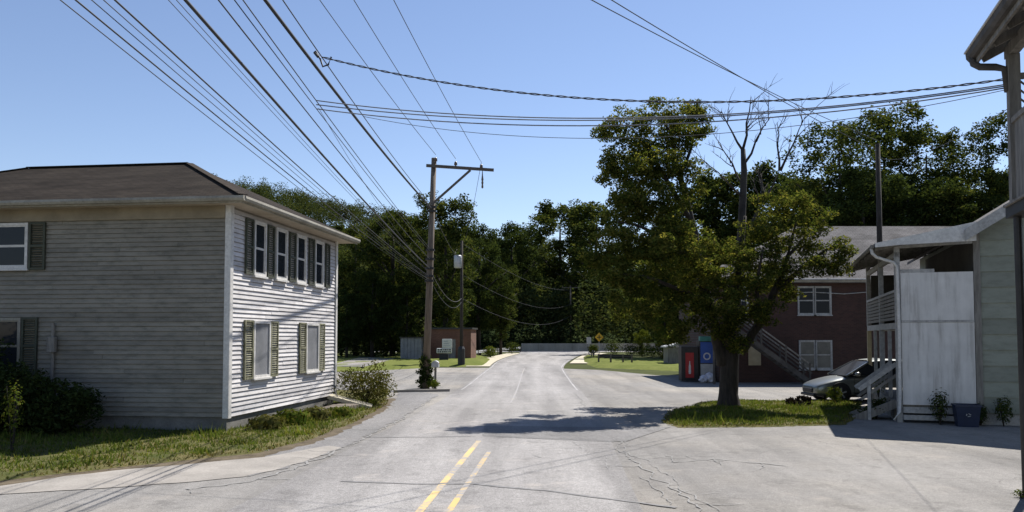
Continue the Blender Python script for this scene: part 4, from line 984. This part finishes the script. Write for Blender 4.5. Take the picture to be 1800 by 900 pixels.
# roof: eave along the road side, rising to the right
ezn = 6.93
def nz(x): return ezn + (x + .40) * .50
MB().prism([(-.43, nz(-.43)), (4.2, nz(4.2)), (4.2, nz(4.2)+.06), (-.43, nz(-.43)+.06)], -9.5, .42, 'xz').build('roof', m_roofg, N)
MB().prism([(-.40, nz(-.40)-.03), (4.2, nz(4.2)-.03), (4.2, nz(4.2)), (-.40, nz(-.40))], -9.45, .40, 'xz').build('roof_boarding', m_porchd, N)
B((-.47, -9.5, ezn-.16), (-.432, .45, ezn+.06), 'fascia', m_porchd, N)
MB().prism([(-.47, ezn+.05), (-.58, ezn+.06), (-.57, ezn-.03), (-.53, ezn-.08), (-.47, ezn-.08)], -9.5, .46, 'xz').build('gutter', m_stair, N)
MB().box((-.60, -9.5, ezn+.061), (-.45, .47, ezn+.085)).build('drip_edge', m_trim, N)
for i in range(12): y = .30 - i*.72; MB().bar((-.38, y, nz(-.38)-.10), (4.0, y, nz(4.0)-.10), .06, .13).build('rafter', m_porchd, N)
B((-.07, -9, 6.792), (.07, .3, 6.97), 'eave_beam', m_porchd, N)
MB().tube([(-.52, .30, ezn-.06), (-.50, .29, ezn-.16), (-.42, .26, ezn-.23), (-.22, .18, ezn-.28), (-.10, .14, ezn-.34), (-.07, .12, ezn-.7)], .058, 8).build('downspout', m_stair, N, True)
B((3.2, -9, -.1), (9.5, .1, 7.4), 'house_wall', m_green, N)
plant('weed', 'small weed at the foot of the black steel post', 'weeds', (7.6, 12.0, 0), .14, .12, 90, .05, l_lit, 4, 90, .1)

# ------------------------------------------------------------------ the big tree on the island
TB = gnd(1281, 716); TD = TB.y
tr = thing('island_tree', 'big spreading tree on the grass island with tall left lobe and yellowing leaves', 'tree', TB)
L = lambda px, py, dd=0: at(px, py, TD + dd) - TB
limbs = [
 ([Vector((0, 0, -.2)), Vector((0, 0, .12)), L(1280, 690), L(1281, 650), L(1283, 610), L(1282, 585)], [.50, .40, .32, .29, .28, .27]),
 ([L(1272, 640), L(1262, 600), L(1245, 540, -.3), L(1228, 460, -.4), L(1215, 390, -.3), L(1195, 310, 0), L(1180, 240, .2), L(1165, 205, .3)], [.34, .30, .25, .21, .18, .13, .08, .04]),
 ([L(1215, 390, -.3), L(1180, 330, -.6), L(1145, 270, -.8), L(1110, 225, -.9)], [.13, .11, .07, .03]),
 ([L(1195, 310, 0), L(1215, 260, .4), L(1225, 215, .5)], [.10, .07, .03]),
 ([L(1228, 460, -.4), L(1180, 430, -1.2), L(1130, 400, -1.8), L(1085, 390, -2)], [.14, .11, .07, .03]),
 ([L(1245, 540, -.3), L(1200, 510, -1.5), L(1150, 490, -2.3), L(1090, 480, -2.6)], [.15, .11, .07, .03]),
 ([L(1282, 590), L(1290, 520, .6), L(1300, 450, 1.0), L(1310, 380, 1.2)], [.30, .23, .16, .08]),
 ([L(1300, 620), L(1335, 570, .2), L(1362, 510, .0), L(1385, 450, -.2), L(1400, 390, -.3)], [.26, .21, .16, .11, .04]),
 ([L(1362, 510, 0), L(1410, 470, -.6), L(1450, 440, -.8), L(1485, 430, -1)], [.12, .09, .06, .03]),
 ([L(1385, 450, -.2), L(1420, 410, .4), L(1450, 385, .6)], [.09, .06, .03]),
 ([L(1335, 570, .2), L(1330, 500, -1.2), L(1340, 440, -1.6)], [.12, .08, .04]),
 ([L(1290, 520, .6), L(1250, 470, 1.8), L(1220, 420, 2.4)], [.12, .08, .04]),
]
tm = MB()
for i, (P, r) in enumerate(limbs):
    # smooth and roughen
    Q = [P[0]]; rr = [r[0]]
    for a, b, ra, rb_ in zip(P[:-1], P[1:], r[:-1], r[1:]):
        for t in (.33, .67, 1.0):
            j = Vector((rnd.uniform(-1, 1), rnd.uniform(-1, 1), rnd.uniform(-1, 1))) * (.04 if t < 1 and i else 0); Q.append(a.lerp(b, t) + j); rr.append((ra + (rb_-ra)*t) * (rnd.uniform(.93, 1.07) if i else 1))
    rr = rr if i == 0 else [x * .72 for x in rr]
    MB().tube(Q, rr, 12 if i < 2 else 8).build('trunk' if i == 0 else 'limb', m_bark, tr, True)
BL = [(1165,285,34,-1.2),(1110,300,32,-1.6),(1150,340,36,-1.8),(1200,345,32,-1.4),(1215,300,26,-.9),(1190,385,36,-1.9),(1100,345,32,-2),(1220,430,34,-2.0),(1160,440,40,-2.4),(1200,240,26,-.6),(1070,300,22,-.8),
 (1100,222,36,-.8),(1148,205,36,0),(1205,208,36,.4),(1236,228,22,.5),(1092,268,34,-1),(1138,255,34,-.6),(1188,262,26,.2),(1085,318,30,-.8),(1125,312,34,-.6),(1168,318,28,-.3),
 (1098,372,34,-1.5),(1150,372,34,-.8),(1075,425,36,-2),(1120,425,42,-1.6),(1180,415,40,-.8),(1070,478,34,-2.2),(1120,482,46,-2),(1180,480,46,-1.5),(1100,530,36,-2),(1150,540,42,-1.8),(1200,545,42,-1.4),(1235,500,42,-1),
 (1250,560,38,-1),(1190,590,26,-1.2),(1270,500,44,.5),(1300,470,40,.8),(1305,540,44,-1),(1345,545,30,-.8),(1290,595,26,-.5),(1240,440,36,2),(1205,440,38,2.2),
 (1352,372,36,-.2),(1395,362,30,-.2),(1335,415,40,-.6),(1388,415,38,-.3),(1438,382,34,.4),(1425,425,30,.2),(1468,436,26,-.8),(1360,462,40,-.4),(1410,470,30,-.6),(1325,470,44,-1.2),(1378,505,30,0),(1478,468,20,-1), (1448, 470, 22, -.6),
 (1280,455,36,-.8),(1238,480,34,-1.6),(1265,530,32,-1.8),(1055,455,22,-2),(1062,235,20,-.6),(1225,190,18,.6),
 (1110,350,28,1.5),(1160,460,44,1.8),(1140,520,44,1.5),(1210,520,44,1.6),(1270,430,30,1.5),(1340,490,36,1.4),(1120,280,28,1.0),(1180,225,28,1.2)]
R = np.random.default_rng(21); pts = []
for px, py, r, dd in BL:
    c = L(px, py, dd); rm = r / F * TD
    m = int(7 + (r/40)**2 * 15)
    if px < 1240: m = int(m * 1.12)
    pts.append(clumps(tuple(c), (rm*1.02, rm*1.25, rm*.9), m, 74, .30, R, .55))
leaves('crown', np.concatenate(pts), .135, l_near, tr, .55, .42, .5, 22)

# bare tree behind it
BD = 31.0; BB = Vector(((1284-900)/F*BD, BD, 0))
dt = thing('bare_tree', 'leafless dead tree rising behind the big tree', 'tree', BB)
Lb = lambda px, py, dd=0: at(px, py, BD + dd) - BB
dm = []
def branch(p, q, r0, r1, depth, mb):
    p, q = Vector(p), Vector(q); n = 4; P = [p.lerp(q, i/n) + Vector((rnd.uniform(-1,1), rnd.uniform(-1,1), rnd.uniform(-1,1)))*(q-p).length*.03*(0 < i < n) for i in range(n+1)]
    mb.tube(P, [r0 + (r1-r0)*i/n for i in range(n+1)], 6 if r0 > .03 else 4)
    if depth:
        d = (q-p)
        for k in range(5 if depth > 1 else 4):
            t = rnd.uniform(.3, .98); b = p.lerp(q, t); a = Vector((rnd.uniform(-1, 1), rnd.uniform(-1, 1), rnd.uniform(-.2, .8))).normalized()
            branch(b, b + (d.normalized()*.75 + a*.75)*d.length*rnd.uniform(.3, .5), max(.007, r0*.42), .004, depth-1, mb)
MB().tube([(0, 0, -.2), Lb(1292, 560), Lb(1302, 430), Lb(1308, 300), Lb(1306, 262)], [.24, .20, .16, .12, .09], 10).build('trunk', m_barkp, dt, True)
for a, b, r in (((1306, 262), (1320, 170), .06), ((1306, 265), (1268, 195), .055), ((1307, 290), (1355, 205), .055), ((1309, 330), (1262, 250), .05), ((1310, 420), (1370, 300), .09), ((1312, 350), (1245, 290), .05)):
    mb = MB(); branch(Lb(*a), Lb(*b, rnd.uniform(-.6, .6)), r, .012, 2, mb); mb.build('limb', m_barkp, dt, True)
mb = MB(); branch(Lb(1372, 300), Lb(1418, 200, .4), .055, .01, 2, mb); branch(Lb(1370, 300), Lb(1366, 215, -.3), .05, .01, 2, mb); mb.build('limb', m_barkp, dt, True)
# debris and small plants on the island
q = gnd(1408, 716); plant('dark_plant', 'low clump of dark purple leaves on the grass island', 'plant', (q.x, q.y, .04), .5, .3, 700, .12, leafmat('purple_leaf', [(.015, .012, .014), (.03, .024, .025), (.05, .035, .03)], .1), 5, 95, .4, flat=.6)
q = gnd(1466, 712); plant('yellow_plant', 'small round yellow-green plant before the front wheel of the parked car', 'plant', (q.x, q.y, .04), .30, .62, 420, .10, l_lit, 5, 96, .2)

# ------------------------------------------------------------------ background trees
def proto(seed, mat, h=14.0, r=4.6, n=20000, size=.265, low=.22, name='background_tree'):
    """crown and trunk meshes of one kind of tree; used by copies"""
    R = np.random.default_rng(seed); rr = random.Random(seed); P = []
    nb_ = 26
    for i in range(nb_):
        t = (i + .5) / nb_; zz = h * (low + (1-low) * t ** .9); env = r * (math.sin(PI * min(1, .16 + .84*(1-t))) ** .6) * (.72 + .35*rr.random())
        a = i * 2.4 + rr.uniform(-.4, .4); q = env * rr.uniform(.35, .85) * (0 if i == nb_-1 else 1)
        br_ = r * rr.uniform(.28, .46) * (1 - .35*t)
        P.append(clumps((math.cos(a)*q, math.sin(a)*q, min(zz, h-br_*.6)), (br_, br_, br_*.72), 14, n // (nb_*14), .62, R, .7))
    cr = leaves('crown', np.concatenate(P), size, mat, None, .6, .6, 0, seed); me = cr.data; bpy.data.objects.remove(cr)
    mb = MB().tube([(0, 0, -.5), (.1, 0, h*.3), (0, .1, h*.6), (0, 0, h*.88)], [.3, .24, .15, .05], 8)
    for i in range(7):
        a = i*2.4; z0 = h*rr.uniform(.25, .6); mb.tube([(0, 0, z0), (math.cos(a)*r*.4, math.sin(a)*r*.4, z0+h*.12), (math.cos(a)*r*.75, math.sin(a)*r*.75, z0+h*.2)], [.1, .06, .02], 6)
    tro = mb.build('trunk', m_bark, None, True); tm_ = tro.data; bpy.data.objects.remove(tro)
    return me, tm_, h
PR = {'mid': [proto(s, l_mid) for s in (101, 102, 103)], 'dark': [proto(s, l_dark) for s in (111, 112)], 'lit': [proto(121, l_lit, 9, 4.0, 15000, .23, .06)],
      'open': [proto(131, l_mid, 18, 4.6, 15000, .25, .38), proto(132, l_mid, 18, 4.8, 15000, .25, .34)]}
cnt = [0]
def tree(kind, px, ptop, d, label, sx=1.0, group=None, z0=0.0, idx=None, name='tree'):
    me, tm_, h = PR[kind][(cnt[0] if idx is None else idx) % len(PR[kind])]; cnt[0] += 1
    top = at(px, ptop, d).z - z0; s = top / h
    t = thing(name, label, 'tree', ((px-900)/F*d, d, z0), cnt[0]*1.9, group)
    t.scale = (s*sx, s*sx, s)
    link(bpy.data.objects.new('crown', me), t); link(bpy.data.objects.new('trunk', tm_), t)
G1 = 'trees standing behind the leaning utility pole'; G2 = 'tall trees behind the brick house'
for px, tp, d, kind, sx, lab in [
    (625, 395, 92, 'mid', 1.0, 'tree peeking out directly beside the far edge of the white end wall'),
    (690, 372, 88, 'mid', 1.0, 'tree just left of the leaning utility pole'),
    (782, 345, 84, 'mid', .85, 'tallest tree right behind the crossarm of the leaning utility pole'),
    (742, 400, 98, 'dark', 1.1, 'dark tree behind the leaning utility pole, between two taller ones'),
    (842, 398, 104, 'dark', .9, 'dark tree right of the transformer drum'),
    (880, 470, 108, 'mid', 1.0, 'lower tree above the guardrail beyond the brick shed'),
    (900, 395, 150, 'dark', 1.0, 'tree with a low rounded top left of the road gap'),
    (655, 480, 84, 'dark', 1.2, 'dark tree at the back edge of the left lawn'),
    (715, 500, 83, 'dark', 1.1, 'dark tree above the grey shed'),
    (790, 500, 92, 'dark', 1.2, 'dark tree above the brick shed'),
    (610, 520, 82, 'dark', 1.2, 'low dark tree at the end of the left lawn')]:
    tree(kind, px, tp, d, lab, sx, G1, .2)
for px, tp, d, kind, sx, lab in [
    (1480, 213, 66, 'open', 1.0, 'tall open tree behind the brick roof, left of the dark pole'),
    (1560, 198, 70, 'open', 1.05, 'tallest tree behind the brick roof, at the dark pole'),
    (1635, 222, 68, 'open', .95, 'tall tree behind the brick roof, right of the dark pole'),
    (1745, 213, 66, 'open', .85, 'tall tree next to the near porch post'),
    (1520, 300, 62, 'dark', 1.0, 'lower dark tree behind the middle of the brick roof'),
    (1600, 310, 64, 'dark', 1.0, 'lower dark tree behind the brick roof right of the dark pole'),
    (1690, 330, 62, 'mid', 1.0, 'lower tree above the porch roof of the green-grey house'),
    (1765, 300, 63, 'mid', .8, 'lower tree behind the rake of the green-grey house'),
    (1440, 310, 72, 'dark', 1.1, 'dark tree behind the left part of the brick roof'),
    (1380, 310, 84, 'dark', 1.0, 'dark tree behind the crown of the big tree, right side'),
    (1310, 300, 88, 'mid', 1.1, 'tree behind the trunk of the bare tree'),
    (1240, 320, 90, 'dark', 1.1, 'dark tree behind the centre of the big tree'),
    (1170, 380, 94, 'dark', 1.1, 'dark tree behind the left lobe of the big tree')]:
    tree(kind, px, tp, d, lab, sx, G2)
tree('lit', 1168, 535, 84, 'bright yellow-green tree beside the small shed across the road', .8, None, 0)
tree('lit', 1128, 580, 98, 'smaller bright tree at the back of the right lawn', .9, None, 0)
tree('mid', 1050, 352, 150, 'rounded tree rising right of the road gap', 1.2, None, 0)
tree('mid', 985, 362, 165, 'tree whose top steps down towards the road gap', 1.1, None, 0)
for bi, (px, py, d, r, h) in enumerate(((1078, 622, 97, 1.3, 2.0), (1110, 632, 92, 1.2, 1.7), (1145, 640, 84, 1.3, 1.6), (1000, 608, 138, 1.0, 1.6), (945, 605, 139, 1.2, 2.2), (862, 622, 92, .9, 1.3), (900, 612, 112, 1.2, 1.7), (1043, 618, 101, .8, 1.5))):
    plant('bush', ['bush just right of the yellow diamond sign', 'bush at the back of the right lawn, left of the bright trees', 'bush at the foot of the bright yellow-green tree', 'bush beyond the barrier below the far pole', 'tallest bush sprouting over the left end of the barrier', 'bush beside the brick shed at the guardrail start', 'bush along the middle of the left guardrail', 'small bush under the white rectangular sign'][bi], 'bush', ((px-900)/F*d, d, 0), r, h, 500, .26, l_mid if h > 1.6 else l_lit, 5, int(px), .3, group='bushes along the far verges')

# wooded hills
def hillz(x, y):
    h = 0
    for cx, cy, sx, sy, A in ((-95, 290, 95, 90, 36.5), (-260, 300, 130, 110, 44), (60, 330, 120, 90, 20), (150, 240, 90, 80, 30), (330, 300, 150, 120, 40)):
        h += A * math.exp(-((x-cx)/sx)**2 - ((y-cy)/sy)**2)
    return h * min(1, max(0, (y-125)/60)) - .5*(y < 140)
nx, ny = 60, 40; v = []; f = []
for j in range(ny+1):
    for i in range(nx+1):
        x = -420 + 900*i/nx; y = 120 + 480*j/ny; v.append((x, y, hillz(x, y) - .6))
for j in range(ny):
    for i in range(nx): f.append((j*(nx+1)+i, j*(nx+1)+i+1, (j+1)*(nx+1)+i+1, (j+1)*(nx+1)+i))
struct(mesh('hills', v, f, m_hill, None, True))
R = np.random.default_rng(77); pts = []
def wood(x, y, h, r, n):
    z = hillz(x, y); out = []
    for k in range(7):
        a = k*2.4 + R.uniform(0, 1); t = R.uniform(.15, .95); q = r*.55*(1-.5*t)
        out.append(blob((x+math.cos(a)*q, y+math.sin(a)*q, z + h*(.2+.68*t)), (r*.55, r*.55, h*.17), n//7, R, .6))
    return np.concatenate(out)
k = 0
while k < 720:
    y = R.uniform(138, 330); x = R.uniform(-.75, .75) * y
    if y < 150 and -14 < x < 50 and y < 141: continue
    pts.append(wood(x, y, R.uniform(9, 13.5), R.uniform(3.4, 5.2), 780)); k += 1
for k in range(420):   # close canopy on the slope seen over the white house
    y = R.uniform(185, 300); x = R.uniform(-.68, .06) * y
    pts.append(wood(x, y, R.uniform(8.5, 11.5), R.uniform(3.8, 5.2), 560))
for x in np.arange(-75, 95, 4.0):   # front edge of the wood, down to the ground
    y = R.uniform(141, 148); 
    pts.append(wood(x + R.uniform(-2, 2), y, R.uniform(8, 13), R.uniform(3.8, 5), 1300))
    q = blob((x, y-2.5, 2.2), (4.2, 2, 2.6), 500, R, .2); q[:, 2] = np.maximum(q[:, 2], .1); pts.append(q)
for x in np.arange(-62, -8, 5.5):
    y = R.uniform(102, 112); pts.append(wood(x, y, R.uniform(10, 14), R.uniform(3.8, 5), 1300))
    q = blob((x, y-2.5, 2.2), (4.0, 2, 2.6), 500, R, .2); q[:, 2] = np.maximum(q[:, 2], .1); pts.append(q)
for x in np.arange(12, 70, 5.5):
    y = R.uniform(100, 110); pts.append(wood(x, y, R.uniform(10, 14), R.uniform(3.8, 5), 1300))
for x in np.arange(-46, -9, 2.6):   # undergrowth behind the left lawn
    q = blob((x, R.uniform(87, 91), 2.0), (2.4, 1.6, R.uniform(1.8, 3.4)), 420, R, .1); q[:, 2] = np.maximum(q[:, 2], .1); pts.append(q)
P_ = np.concatenate(pts)
tag(leaves('woodland', P_, .54, l_far, None, .6, .65, 0, 78), 'dense dark green woodland covering the hills behind the village', 'woods', kind='stuff')
